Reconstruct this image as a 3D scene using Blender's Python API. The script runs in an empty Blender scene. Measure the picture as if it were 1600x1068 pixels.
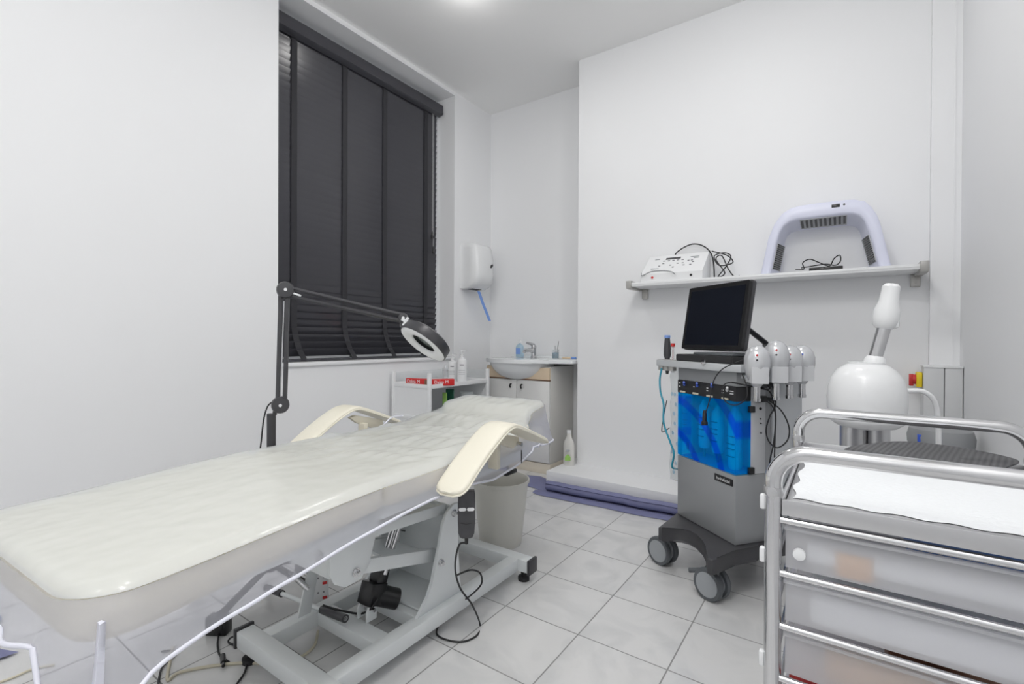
import bpy, bmesh, math, random
from mathutils import Vector, Matrix
random.seed(7)
C = bpy.context.scene.collection
S = bpy.context.scene
PI = math.pi

# ---------------------------------------------------------------- camera
FPX = 746.4
yaw, pit, rol = math.radians(34.760), math.radians(-0.315), math.radians(0.2764)
fw = Vector((-math.sin(yaw)*math.cos(pit), math.cos(yaw)*math.cos(pit), math.sin(pit)))
r0 = Vector((math.cos(yaw), math.sin(yaw), 0)); u0 = r0.cross(fw)
CR = r0*math.cos(rol)+u0*math.sin(rol); CU = -r0*math.sin(rol)+u0*math.cos(rol)
CAM = Vector((0, 0, 1.0))
cam = bpy.data.cameras.new('camera'); camo = bpy.data.objects.new('camera', cam); C.objects.link(camo)
cam.sensor_width = 36; cam.lens = FPX*36/1600; cam.clip_start = 0.02
M3 = Matrix((CR, CU, -fw)).transposed()
camo.matrix_world = Matrix.Translation(CAM) @ M3.to_4x4()
S.camera = camo

# ---------------------------------------------------------------- world, lights, exposure
H = 3.017; XL = -2.62; XR = 0.455; YB = 3.12; YA = 3.43; YN = -1.4
w = bpy.data.worlds.new('world'); S.world = w; w.use_nodes = True
w.node_tree.nodes['Background'].inputs[0].default_value = (0.93, 0.95, 1.0, 1)
w.node_tree.nodes['Background'].inputs[1].default_value = 1.2
LP = [(-1.80, 2.12), (-0.45, 1.95), (-0.70, 0.50), (-0.25, 0.10), (-0.40, -0.90)]
LE = [9, 11, 4, 20, 6]; LG = [1.6, 6, 13, 24, 28]        # watts of each downlight and of the fill lamp added beneath it
for i, (x, y) in enumerate(LP):
    l = bpy.data.lights.new('downlight', 'AREA'); l.shape = 'DISK'; l.size = 0.09
    l.energy = LE[i]; l.color = (1.0, 0.985, 0.965)
    lo = bpy.data.objects.new('downlight', l); C.objects.link(lo); lo.location = (x, y, H-0.03)
S.view_settings.view_transform = 'Standard'; S.view_settings.look = 'None'
S.view_settings.gamma = 1; S.view_settings.use_curve_mapping = False
S.view_settings.exposure = -1.08
S.cycles.max_bounces = 12; S.cycles.diffuse_bounces = 7; S.cycles.transparent_max_bounces = 16
S.cycles.sample_clamp_indirect = 8

for i, (x, y) in enumerate(LP):  # extra point lamps with no fixture, added to brighten ceiling and upper walls
    l = bpy.data.lights.new('ceiling_fill', 'POINT'); l.shadow_soft_size = .04; l.energy = LG[i]; l.color = (1.0, .985, .965)
    lo = bpy.data.objects.new('ceiling_fill', l); C.objects.link(lo); lo.location = (x, y, H-.14)

# ---------------------------------------------------------------- helpers
def ray(x, y): return fw + CR*((x-800)/FPX) - CU*((y-534)/FPX)
def at(x, y, ax, v):
    """the point of the photograph on the plane ax = v"""
    d = ray(x, y); k = 'XYZ'.index(ax); return CAM + d*((v-CAM[k])/d[k])
def onp(x, y, p, n):
    d = ray(x, y); return CAM + d*((Vector(p)-CAM).dot(n)/d.dot(n))

def mat(name, col, rough=0.5, metal=0.0, bump=0.0, bscale=40, var=0.0, vscale=8, **kw):
    m = bpy.data.materials.new(name); m.use_nodes = True
    nt = m.node_tree; b = nt.nodes['Principled BSDF']
    b.inputs['Base Color'].default_value = (*col, 1); b.inputs['Roughness'].default_value = rough
    b.inputs['Metallic'].default_value = metal
    for k, v in kw.items(): b.inputs[k.replace('_', ' ')].default_value = v
    tc = nt.nodes.new('ShaderNodeTexCoord')
    if var:
        n = nt.nodes.new('ShaderNodeTexNoise'); n.inputs['Scale'].default_value = vscale; n.inputs['Detail'].default_value = 4
        nt.links.new(tc.outputs['Object'], n.inputs['Vector'])
        mx = nt.nodes.new('ShaderNodeMix'); mx.data_type = 'RGBA'
        mx.inputs[6].default_value = (*[max(0, c*(1-var)) for c in col], 1)
        mx.inputs[7].default_value = (*[min(1, c*(1+var)) for c in col], 1)
        nt.links.new(n.outputs['Fac'], mx.inputs[0]); nt.links.new(mx.outputs[2], b.inputs['Base Color'])
    if bump:
        n = nt.nodes.new('ShaderNodeTexNoise'); n.inputs['Scale'].default_value = bscale; n.inputs['Detail'].default_value = 3
        nt.links.new(tc.outputs['Object'], n.inputs['Vector'])
        bp = nt.nodes.new('ShaderNodeBump'); bp.inputs['Strength'].default_value = bump; bp.inputs['Distance'].default_value = 0.01
        nt.links.new(n.outputs['Fac'], bp.inputs['Height']); nt.links.new(bp.outputs['Normal'], b.inputs['Normal'])
    return m
def emat(name, col, st):
    m = mat(name, col); b = m.node_tree.nodes['Principled BSDF']
    b.inputs['Emission Color'].default_value = (*col, 1); b.inputs['Emission Strength'].default_value = st; return m
def see_through(name, col, tcol, clear, rough=0.3, bump=0.0, bscale=20, transl=0.3):
    """sheet plastic: part clear, part milky"""
    m = bpy.data.materials.new(name); m.use_nodes = True; nt = m.node_tree; b = nt.nodes['Principled BSDF']
    out = nt.nodes['Material Output']
    b.inputs['Base Color'].default_value = (*col, 1); b.inputs['Roughness'].default_value = rough
    t = nt.nodes.new('ShaderNodeBsdfTransparent'); t.inputs[0].default_value = (*tcol, 1)
    tl = nt.nodes.new('ShaderNodeBsdfTranslucent'); tl.inputs[0].default_value = (*col, 1)
    m1 = nt.nodes.new('ShaderNodeMixShader'); m1.inputs[0].default_value = transl
    nt.links.new(b.outputs[0], m1.inputs[1]); nt.links.new(tl.outputs[0], m1.inputs[2])
    m2 = nt.nodes.new('ShaderNodeMixShader'); m2.inputs[0].default_value = clear
    nt.links.new(m1.outputs[0], m2.inputs[1]); nt.links.new(t.outputs[0], m2.inputs[2])
    nt.links.new(m2.outputs[0], out.inputs[0])
    if bump:
        tc = nt.nodes.new('ShaderNodeTexCoord'); n = nt.nodes.new('ShaderNodeTexNoise'); n.inputs['Scale'].default_value = bscale
        nt.links.new(tc.outputs['Object'], n.inputs['Vector'])
        bp = nt.nodes.new('ShaderNodeBump'); bp.inputs['Strength'].default_value = bump; bp.inputs['Distance'].default_value = 0.02
        nt.links.new(n.outputs['Fac'], bp.inputs['Height']); nt.links.new(bp.outputs['Normal'], b.inputs['Normal'])
    return m

def NB(): return bmesh.new()
def finish(name, bm, m, parent=None, loc=(0, 0, 0), rot=(0, 0, 0), ang=35):
    me = bpy.data.meshes.new(name)
    bmesh.ops.recalc_face_normals(bm, faces=bm.faces[:]) if len(bm.faces) else None
    bm.to_mesh(me); bm.free()
    for mm in (m if isinstance(m, (list, tuple)) else [m]): me.materials.append(mm)
    for p in me.polygons: p.use_smooth = True
    me.set_sharp_from_angle(angle=math.radians(ang))
    o = bpy.data.objects.new(name, me); C.objects.link(o)
    o.location = loc; o.rotation_euler = rot
    if parent: o.parent = parent
    return o
def tag(o, label, cat, group=None, kind=None):
    if label: o['label'] = label
    if cat: o['category'] = cat
    if group: o['group'] = group
    if kind: o['kind'] = kind
    return o
def thing(name, label, cat, loc=(0, 0, 0), rotz=0, group=None):
    o = bpy.data.objects.new(name, None); C.objects.link(o); o.empty_display_size = .05
    o.location = loc; o.rotation_euler = (0, 0, rotz); return tag(o, label, cat, group)
def solo(name, label, cat, bm, m, loc=(0, 0, 0), rotz=0, group=None, ang=35):
    return tag(finish(name, bm, m, None, loc, (0, 0, rotz), ang), label, cat, group)
def struct(name, bm, m, ang=35):
    o = finish(name, bm, m, ang=ang); o['kind'] = 'structure'; return o
def dup(root, loc, rotz=None, label=None):
    r = root.copy(); C.objects.link(r); r.location = loc
    if rotz is not None: r.rotation_euler = (0, 0, rotz)
    if label: r['label'] = label
    for ch in list(root.children):
        c = ch.copy(); C.objects.link(c); c.parent = r
        for g in ch.children:
            d = g.copy(); C.objects.link(d); d.parent = c
    return r
def box(bm, x0, x1, y0, y1, z0, z1, bev=0.0, seg=2, mx=None):
    t = bmesh.new()
    bmesh.ops.create_cube(t, size=1)
    for v in t.verts:
        v.co = Vector(((x0+x1)/2+v.co.x*(x1-x0), (y0+y1)/2+v.co.y*(y1-y0), (z0+z1)/2+v.co.z*(z1-z0)))
    if bev: bmesh.ops.bevel(t, geom=t.edges[:], offset=bev, segments=seg, affect='EDGES', profile=0.5)
    if mx: bmesh.ops.transform(t, matrix=mx, verts=t.verts[:])
    merge(bm, t); return bm
def merge(bm, t):
    me = bpy.data.meshes.new('tmp'); t.to_mesh(me); t.free(); bm.from_mesh(me); bpy.data.meshes.remove(me)
def prism(bm, pts, a, b, axis='Z', bev=0.0, seg=2, mx=None):
    """extrude a 2-D outline; axis Z: (x,y) over z, Y: (x,z) over y, X: (y,z) over x"""
    f = {'Z': lambda p, h: (p[0], p[1], h), 'Y': lambda p, h: (p[0], h, p[1]), 'X': lambda p, h: (h, p[0], p[1])}[axis]
    t = bmesh.new()
    lo = [t.verts.new(f(p, a)) for p in pts]; hi = [t.verts.new(f(p, b)) for p in pts]
    n = len(pts)
    fl = [t.faces.new(lo[::-1]), t.faces.new(hi)]
    for i in range(n): t.faces.new((lo[i], lo[(i+1) % n], hi[(i+1) % n], hi[i]))
    if bev:
        es = [e for e in t.edges if any(ff in fl for ff in e.link_faces)]
        bmesh.ops.bevel(t, geom=es, offset=bev, segments=seg, affect='EDGES', profile=0.5)
    if mx: bmesh.ops.transform(t, matrix=mx, verts=t.verts[:])
    merge(bm, t); return bm
def catm(P, n=6, closed=False):
    P = [Vector(p) for p in P]; out = []; N = len(P)
    if N < 3: return P
    for i in range(N if closed else N-1):
        if closed: a, b, c, d = P[i-1], P[i], P[(i+1) % N], P[(i+2) % N]
        else: a, b, c, d = P[max(i-1, 0)], P[i], P[i+1], P[min(i+2, N-1)]
        for k in range(n):
            t = k/n
            out.append(0.5*((2*b)+(c-a)*t+(2*a-5*b+4*c-d)*t*t+(3*b-a-3*c+d)*t**3))
    if not closed: out.append(P[-1])
    return out
def tube(bm, P, r, seg=10, closed=False, smooth=0, caps=True, flat=None):
    """sweep a circle (or flat=(w,h) strip) along P"""
    P = catm(P, smooth, closed) if smooth else [Vector(p) for p in P]
    N = len(P); rings = []; up = None
    for i in range(N):
        a = P[(i-1) % N] if (closed or i > 0) else P[i]; b = P[(i+1) % N] if (closed or i < N-1) else P[i]
        t = (b-a).normalized()
        if up is None:
            up = Vector((0, 0, 1)) if abs(t.z) < 0.9 else Vector((1, 0, 0))
        s = t.cross(up)
        if s.length < 1e-5: s = t.orthogonal()
        s.normalize(); up = s.cross(t).normalized()
        rr = r[i] if isinstance(r, (list, tuple)) else r
        ring = []
        for k in range(seg):
            an = 2*PI*k/seg
            if flat: ring.append(bm.verts.new(P[i]+s*math.cos(an)*flat[0]+up*math.sin(an)*flat[1]))
            else: ring.append(bm.verts.new(P[i]+s*math.cos(an)*rr+up*math.sin(an)*rr))
        rings.append(ring)
    for i in range(N if closed else N-1):
        A, B = rings[i], rings[(i+1) % N]
        for k in range(seg): bm.faces.new((A[k], A[(k+1) % seg], B[(k+1) % seg], B[k]))
    if caps and not closed: bm.faces.new(rings[0][::-1]); bm.faces.new(rings[-1])
    return bm
def frame_of(d):
    d = Vector(d).normalized(); a = d.orthogonal().normalized(); b = d.cross(a); return a, b, d
def lathe(bm, prof, c=(0, 0, 0), d=(0, 0, 1), seg=28, sx=1, sy=1):
    a, b, d = frame_of(d) if abs(Vector(d).normalized().z) < .9999 else (Vector((1, 0, 0)), Vector((0, 1, 0)), Vector((0, 0, 1)) * (1 if d[2] > 0 else -1))
    c = Vector(c); rings = []
    for (r, h) in prof:
        if r < 1e-6: rings.append([bm.verts.new(c+d*h)])
        else: rings.append([bm.verts.new(c+d*h+a*(r*sx*math.cos(2*PI*k/seg))+b*(r*sy*math.sin(2*PI*k/seg))) for k in range(seg)])
    for i in range(len(rings)-1):
        A, B = rings[i], rings[i+1]
        for k in range(seg):
            k2 = (k+1) % seg
            if len(A) == 1 and len(B) == 1: continue
            if len(A) == 1: bm.faces.new((A[0], B[k], B[k2]))
            elif len(B) == 1: bm.faces.new((A[k], A[k2], B[0]))
            else: bm.faces.new((A[k], A[k2], B[k2], B[k]))
    if len(rings[0]) > 1 and prof[0] != prof[-1]: bm.faces.new(rings[0][::-1])
    if len(rings[-1]) > 1 and prof[0] != prof[-1]: bm.faces.new(rings[-1])
    return bm
def cyl(bm, p0, p1, r, seg=20, r1=None):
    p0 = Vector(p0); p1 = Vector(p1); L = (p1-p0).length
    return lathe(bm, [(r, 0), (r if r1 is None else r1, L)], p0, p1-p0, seg)
def loft(bm, rings, cap=True):
    R = [[bm.verts.new(p) for p in r] for r in rings]; n = len(R[0])
    for i in range(len(R)-1):
        for k in range(n): bm.faces.new((R[i][k], R[i][(k+1) % n], R[i+1][(k+1) % n], R[i+1][k]))
    if cap: bm.faces.new(R[0][::-1]); bm.faces.new(R[-1])
    return bm
def rrect(x0, x1, y0, y1, r, n=5):
    out = []
    for cx, cy, a0 in ((x1-r, y1-r, 0), (x0+r, y1-r, 90), (x0+r, y0+r, 180), (x1-r, y0+r, 270)):
        for k in range(n+1):
            a = math.radians(a0+90*k/n); out.append((cx+r*math.cos(a), cy+r*math.sin(a)))
    return out
def text(name, body, size, m, parent, mx, ext=0.0004):
    cu = bpy.data.curves.new(name, 'FONT'); cu.body = body; cu.size = size; cu.extrude = ext
    cu.align_x = 'CENTER'; cu.align_y = 'CENTER'
    o = bpy.data.objects.new(name, cu); C.objects.link(o)
    dg = bpy.context.evaluated_depsgraph_get()
    me = bpy.data.meshes.new_from_object(o.evaluated_get(dg)); bpy.data.objects.remove(o)
    me.transform(mx); me.materials.append(m)
    q = bpy.data.objects.new(name, me); C.objects.link(q); q.parent = parent; return q
def basis(o, x, y):
    """matrix placing local X,Y,(Z) axes at o"""
    x = Vector(x).normalized(); y = Vector(y).normalized(); z = x.cross(y).normalized(); y = z.cross(x)
    m = Matrix((x, y, z)).transposed().to_4x4(); m.translation = Vector(o); return m

# ---------------------------------------------------------------- materials
M = {}
M['wall'] = mat('white painted plaster', (.835, .842, .855), .55, bump=.06, bscale=9, var=.008, vscale=2)
M['ceil'] = mat('ceiling paint', (.91, .91, .905), .6)
M['white'] = mat('white gloss', (.80, .81, .82), .25)
M['whitem'] = mat('white satin', (.78, .79, .80), .45)
M['lacq'] = mat('cabinet white', (.74, .74, .73), .25)
M['cabside'] = mat('cabinet side', (.70, .69, .66), .4)
M['beige'] = mat('beech strip', (.72, .58, .42), .45, var=.06, vscale=20)
M['plinth'] = mat('plinth strip', (.72, .66, .56), .5, var=.08)
M['ceramic'] = mat('ceramic', (.80, .82, .83), .08)
M['cream'] = mat('cream vinyl', (.83, .795, .675), .42, bump=.05, bscale=160)
M['creamd'] = mat('cream vinyl underside', (.70, .66, .55), .5)
M['frame'] = mat('pale grey powder coat', (.74, .77, .78), .35)
M['dark'] = mat('charcoal plastic', (.045, .045, .05), .35)
M['slat'] = mat('charcoal gloss slat', (.055, .055, .064), .22, bump=.03, bscale=6)
M['tape'] = mat('charcoal ladder tape', (.028, .028, .033), .8)
M['black'] = mat('black plastic', (.012, .012, .013), .3)
M['blackm'] = mat('black rubber', (.018, .018, .02), .6)
M['screen'] = mat('dark glass screen', (.008, .010, .016), .12)
M['chrome'] = mat('chrome', (.66, .66, .67), .13, 1.0)
M['steel'] = mat('brushed stainless steel', (.60, .60, .61), .30, 1.0, bump=.03, bscale=60)
M['bracket'] = mat('brushed bracket', (.50, .49, .47), .4, .6)
M['silver'] = mat('silver paint', (.33, .34, .35), .38, .25)
M['silverl'] = mat('light silver paint', (.58, .60, .62), .3, .2)
M['sideg'] = mat('light grey panel', (.55, .56, .58), .45)
M['pearl'] = mat('pearl silver', (.60, .61, .63), .25, .35)
M['grey'] = mat('mid grey plastic', (.30, .31, .32), .5)
M['tyre'] = mat('dark grey tyre', (.10, .11, .12), .5)
M['lightgrey'] = mat('light grey holder plastic', (.60, .61, .63), .35)
M['hub'] = mat('grey hub', (.36, .38, .40), .4)
M['basebl'] = mat('graphite base', (.055, .055, .06), .45)
M['red'] = mat('red', (.62, .02, .02), .4)
M['redk'] = mat('red knob', (.55, .03, .03), .35)
M['yellow'] = mat('yellow', (.85, .65, .02), .4)
M['bluek'] = mat('blue toggle', (.05, .12, .60), .4)
M['blueh'] = mat('blue hose', (.03, .30, .42), .25)
M['bluet'] = mat('blue towel', (.20, .34, .72), .7)
M['couch'] = mat('slate blue couch paper', (.19, .20, .35), .6, bump=.25, bscale=30)
M['green'] = mat('green label', (.30, .55, .12), .5, var=.3, vscale=60)
M['dgreen'] = mat('dark green', (.01, .10, .06), .4)
M['ivory'] = mat('ivory cable', (.62, .58, .46), .5)
M['binp'] = mat('bin plastic', (.70, .69, .64), .45)
M['trunk'] = mat('grey trunking', (.62, .63, .64), .5)
M['paperw'] = mat('white tissue', (.84, .86, .88), .8, bump=.25, bscale=120)
M['arch'] = mat('lamp housing', (.72, .74, .88), .3)
M['archin'] = mat('inner housing grey', (.50, .51, .53), .5)
M['brown'] = mat('brown', (.20, .10, .06), .5)
M['tan'] = mat('tan', (.60, .38, .22), .5)
M['orange'] = mat('deep orange patch', (.62, .45, .34), .6)
M['inkgrey'] = mat('grey print', (.25, .25, .27), .5)
M['glow'] = emat('lamp diffuser', (1, .98, .95), 18)
M['cover'] = see_through('clear bed cover', (.82, .85, .87), (.95, .955, .965), .42, .17, bump=.38, bscale=9, transl=.25)
M['skirt'] = see_through('clear bed cover side', (.76, .77, .84), (.93, .93, .96), .64, .30, transl=.3)
M['hem'] = mat('white elastic hem', (.78, .79, .88), .5)
M['clear'] = see_through('clear plastic', (.80, .82, .84), (.97, .98, .98), .72, .12, transl=.2)
M['frost'] = see_through('frosted drawer plastic', (.88, .88, .89), (.96, .96, .97), .55, .16, bump=.2, bscale=4, transl=.5)
M['glass'] = see_through('window glass', (.9, .9, .9), (.97, .98, .98), .93, .02, transl=0)
M['lens'] = see_through('magnifier lens', (.6, .66, .64), (.85, .92, .90), .75, .03, transl=0)
M['soap'] = see_through('pale blue soap', (.62, .78, .88), (.85, .93, .98), .35, .15, transl=.4)
M['cyan'] = see_through('cyan liquid', (.0, .30, .45), (.1, .7, .9), .3, .1, transl=.3)
M['bottleb'] = mat('bottle plastic', (.85, .90, .92), .3)

# floor: marble tiles 0.301 m with dark joints, running with the walls
def floor_mat():
    m = bpy.data.materials.new('marble floor tiles'); m.use_nodes = True; nt = m.node_tree; b = nt.nodes['Principled BSDF']
    N = nt.nodes.new; L = nt.links.new
    tc = N('ShaderNodeTexCoord'); sx = N('ShaderNodeSeparateXYZ'); L(tc.outputs['Object'], sx.inputs[0])
    def mth(op, a, b_=None):
        n = N('ShaderNodeMath'); n.operation = op
        for i, v in enumerate((a, b_)):
            if v is None: continue
            if isinstance(v, (int, float)): n.inputs[i].default_value = v
            else: L(v, n.inputs[i])
        return n.outputs[0]
    T = 0.30097
    fx = mth('DIVIDE', mth('SUBTRACT', sx.outputs[0], -1.0343-30*T), T); fy = mth('DIVIDE', mth('SUBTRACT', sx.outputs[1], 1.1571-30*T), T)
    dx = mth('ABSOLUTE', mth('SUBTRACT', mth('FRACT', fx), .5)); dy = mth('ABSOLUTE', mth('SUBTRACT', mth('FRACT', fy), .5))
    g = mth('GREATER_THAN', mth('MAXIMUM', dx, dy), 0.4925)
    cmb = N('ShaderNodeCombineXYZ'); L(mth('FLOOR', fx), cmb.inputs[0]); L(mth('FLOOR', fy), cmb.inputs[1])
    wn = N('ShaderNodeTexWhiteNoise'); L(cmb.outputs[0], wn.inputs['Vector'])
    mv = N('ShaderNodeVectorMath'); mv.operation = 'MULTIPLY_ADD'; L(wn.outputs['Color'], mv.inputs[0]); mv.inputs[1].default_value = (7, 7, 7); L(tc.outputs['Object'], mv.inputs[2])
    n1 = N('ShaderNodeTexNoise'); n1.inputs['Scale'].default_value = 5; n1.inputs['Detail'].default_value = 5; n1.inputs['Distortion'].default_value = 1.2; L(mv.outputs[0], n1.inputs['Vector'])
    cr = N('ShaderNodeValToRGB'); cr.color_ramp.elements[0].position = .36; cr.color_ramp.elements[0].color = (.625, .63, .635, 1)
    cr.color_ramp.elements[1].position = .58; cr.color_ramp.elements[1].color = (.70, .70, .70, 1); L(n1.outputs['Fac'], cr.inputs[0])
    mx = N('ShaderNodeMix'); mx.data_type = 'RGBA'; L(g, mx.inputs[0]); L(cr.outputs[0], mx.inputs[6]); mx.inputs[7].default_value = (.27, .27, .27, 1)
    L(mx.outputs[2], b.inputs['Base Color'])
    r = N('ShaderNodeMix'); r.data_type = 'FLOAT'; L(g, r.inputs[0]); r.inputs[2].default_value = .22; r.inputs[3].default_value = .8; L(r.outputs[0], b.inputs['Roughness'])
    return m
M['floor'] = floor_mat()
def blue_panel():
    m = see_through('blue tinted acrylic', (.0, .42, 1.0), (.03, .60, 1.0), .78, .06, transl=.3)
    nt = m.node_tree; N = nt.nodes.new; L = nt.links.new
    tc = N('ShaderNodeTexCoord')
    mp = N('ShaderNodeMapping'); mp.inputs['Location'].default_value = (.42, 0, -.38); L(tc.outputs['Object'], mp.inputs[0])
    wv = N('ShaderNodeTexWave'); wv.wave_type = 'RINGS'; wv.rings_direction = 'Y'; wv.inputs['Scale'].default_value = 2.2; wv.inputs['Distortion'].default_value = .8; wv.inputs['Detail'].default_value = 1
    L(mp.outputs[0], wv.inputs['Vector'])
    cr = N('ShaderNodeValToRGB'); cr.color_ramp.elements[0].position = .80; cr.color_ramp.elements[0].color = (.14, .86, 1.0, 1)
    cr.color_ramp.elements[1].position = .93; cr.color_ramp.elements[1].color = (.02, .40, 1.0, 1); L(wv.outputs['Fac'], cr.inputs[0])
    for n in nt.nodes:
        if n.type == 'BSDF_TRANSPARENT': L(cr.outputs[0], n.inputs[0])
    return m
M['acrylic'] = blue_panel()

# ---------------------------------------------------------------- the room
bm = NB(); box(bm, XL-.5, XR+.1, YN-.1, YA+.1, -.1, 0); struct('floor', bm, M['floor'])
bm = NB(); box(bm, XL-.5, XR+.1, YN-.1, YA+.1, H, H+.1); struct('ceiling', bm, M['ceil'])
# left wall with the window opening Y 1.46-2.94, z 0.86-2.985
WY0, WY1, WZ0, WZ1 = 1.46, 2.94, .858, 2.985
XW = XL-.38
bm = NB()
box(bm, XW, XL, YN, WY0, 0, H); box(bm, XW, XL, WY1, YA+.1, 0, H)
box(bm, XW, XL, WY0, WY1, 0, WZ0-.022); box(bm, XW, XL, WY0, WY1, WZ1, H)
struct('wall_left', bm, M['wall'])
bm = NB(); box(bm, XL-.02, XR+.1, YA, YA+.1, 0, H); struct('wall_back', bm, M['wall'])
bm = NB(); box(bm, -1.585, .345, YB, YA, 0, H); struct('wall_chimney_breast', bm, M['wall'])
bm = NB(); box(bm, .345, XR, YB-.04, YA, 0, H); box(bm, .428, .433, YB-.044, YB-.04, 0, H); struct('wall_boxing', bm, M['wall'])
bm = NB(); box(bm, XR, XR+.1, YN, YA, 0, H); struct('wall_right', bm, M['wall'])
bm = NB(); box(bm, XW, XR+.1, YN-.1, YN, 0, H); struct('wall_rear', bm, M['wall'])
# low boxed step along the breast and into the alcove
bm = NB(); prism(bm, [(-1.67, 2.828), (XR-.002, 2.828), (XR-.002, YB-.045), (.34, YB-.045), (.34, YB), (-1.59, YB), (-1.59, YA-.002), (-1.67, YA-.002)], 0, .1, 'Z', .003); struct('trim_1', bm, M['wall'])
# window: sill, frame, pane
bm = NB(); box(bm, XW, XL+.018, WY0, WY1, WZ0-.022, WZ0, .004); struct('trim_2', bm, M['white'])
wf = NB()
for y0, y1, z0, z1 in ((WY0, WY1, WZ0, WZ0+.06), (WY0, WY1, WZ1-.06, WZ1), (WY0, WY0+.06, WZ0, WZ1), (WY1-.06, WY1, WZ0, WZ1), (WY0, WY1, 1.9, 1.96), (2.17, 2.22, WZ0, WZ1)):
    box(wf, XW, XW+.06, y0, y1, z0, z1, .004)
wo = struct('window_1', wf, M['white'])
bm = NB(); box(bm, XW+.02, XW+.026, WY0+.05, WY1-.05, WZ0+.05, WZ1-.05); finish('pane', bm, M['glass'], wo)

# ceiling downlights
for i, (x, y) in enumerate(LP):
    nm = ['round recessed ceiling light above the towel dispenser corner', 'round recessed ceiling light above the steamer and machine', 'round recessed ceiling light above the foot of the treatment bed', 'round recessed ceiling light above the metal trolley', 'round recessed ceiling light at the near end of the room'][i]
    t = thing('ceiling_light', nm, 'ceiling light', (x, y, H), 0, 'recessed ceiling lights')
    bm = NB(); lathe(bm, [(.040, -.001), (.052, -.001), (.050, -.006), (.040, -.007), (.040, -.001)]); finish('trim_ring', bm, M['whitem'], t)
    bm = NB(); lathe(bm, [(.0, -.002), (.039, -.002), (.0, -.003)]); finish('diffuser', bm, M['glow'], t)

# ---------------------------------------------------------------- venetian blind
XBL = -2.80
t = thing('venetian_blind', 'charcoal wooden venetian blind hanging in the window recess', 'blind', (XBL, 2.2, WZ0))
BY0, BY1 = WY0+.01, WY1-.028
def q(y): return y-2.2
bm = NB(); prism(bm, [(.015, 1.985), (.055, 1.995), (.062, 2.0), (.062, 2.07), (.056, 2.076), (.015, 2.082)], q(BY0), q(WY1-.012), 'Y', 0)
for v in bm.verts: v.co.x, v.co.y = v.co.x, v.co.y
finish('headrail', bm, M['slat'], t)
bm = NB(); box(bm, -.03, .012, q(BY0), q(BY1+.01), 2.035, 2.085, .003); finish('rail_channel', bm, M['tape'], t)
NS = 44; z_top = 2.03; pitch = (z_top-.05)/NS; BOX = [.060, .036, .016, .005]
for i in range(NS):
    z = .055+pitch*i
    tilt = math.radians(80 if i > 13 else 60+1.5*i)
    hw = .0265
    a = Vector((-math.cos(tilt), 0, -math.sin(tilt)))      # room-side edge is higher
    nrm = Vector((math.sin(tilt), 0, -math.cos(tilt)))
    ox = BOX[i] if i < len(BOX) else 0
    bm = NB(); pts = []
    for k in range(5):
        s = -1+k/2.0; pts.append(a*hw*s + nrm*(.0014+.0004*(1-s*s)))
    for k in range(4, -1, -1):
        s = -1+k/2.0; pts.append(a*hw*s + nrm*(-.0014+.0004*(1-s*s)))
    wob = random.uniform(-.002, .002)
    yy = [q(BY0)+wob, q(BY1)+wob]
    loft(bm, [[Vector((p.x+ox, y, p.z+z)) for p in pts] for y in yy])
    finish('slat', bm, M['slat'], t, ang=60)
bm = NB(); box(bm, .060, .118, q(BY0), q(BY1), .003, .018, .004); finish('bottom_rail', bm, M['slat'], t)
for yt in (1.655, 2.02, 2.365, 2.785):
    for sgn in (1,):
        bm = NB(); P = []
        for i in range(NS, -1, -1):
            z = .055+pitch*min(i, NS-1)+(pitch if i == NS else 0)
            P.append(Vector((.011+(BOX[i] if i < len(BOX) else 0), q(yt), z+.02)))
        P.append(Vector((.118, q(yt), .022))); P.append(Vector((.124, q(yt), .006)))
        loft(bm, [[p+Vector((0, dy, 0)) + Vector((dx, 0, 0)) for dx, dy in ((-.001, -.019), (.001, -.019), (.001, .019), (-.001, .019))] for p in P])
        finish('ladder_tape', bm, M['tape'], t)
bm = NB()
for k, yc in enumerate((2.835, 2.848)):
    cyl(bm, (.034, q(yc), 1.98), (.034, q(yc), 1.02-.12*k), .0012, 6)
pc = finish('lift_cord', bm, M['whitem'], t)
for k, yc in enumerate((2.835, 2.848)):
    bm = NB(); lathe(bm, [(0, 0), (.010, .004), (.011, .015), (.005, .05), (.002, .055)], (.034, q(yc), .96-.12*k+.0), seg=12)
    finish('cord_tassel', bm, M['black'], pc)

# ---------------------------------------------------------------- vanity unit in the alcove
VX0, VX1, VY0 = -2.36, -1.775, 3.045
t = thing('vanity_unit', 'white washbasin cabinet with two doors in the corner alcove', 'cabinet', ((VX0+VX1)/2, VY0, 0))
def lx(x): return x-(VX0+VX1)/2
bm = NB(); box(bm, lx(VX0), lx(VX1), .018, YA-VY0-.004, .075, .795, .002); finish('body', bm, M['cabside'], t)
bm = NB(); box(bm, lx(VX0), lx(VX1), .012, YA-VY0-.01, 0, .075, .002); finish('plinth', bm, M['plinth'], t)
bm = NB(); box(bm, lx(VX0), lx(VX1)-.003, 0, .018, .70, .79, .002); finish('apron', bm, M['beige'], t)['label'] = 'pale beech strip under the basin'
bm = NB(); box(bm, lx(VX0), lx(VX1), -.001, .019, .693, .699); finish('gap_shade_strip', bm, M['brown'], t)  # solid dark strip put in for the shade between apron and doors
for a, b, hx in ((lx(VX0)+.001, -.002, -.05), (.002, lx(VX1)-.001, .05)):
    bm = NB(); box(bm, a, b, -.002, .016, .085, .69, .004); d = finish('door', bm, M['lacq'], t)
    bm = NB(); tube(bm, [(hx, -.002, .655), (hx, -.018, .652), (hx, -.02, .64), (hx, -.014, .628)], .006, 8, smooth=4); finish('knob', bm, M['black'], d)
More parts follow.
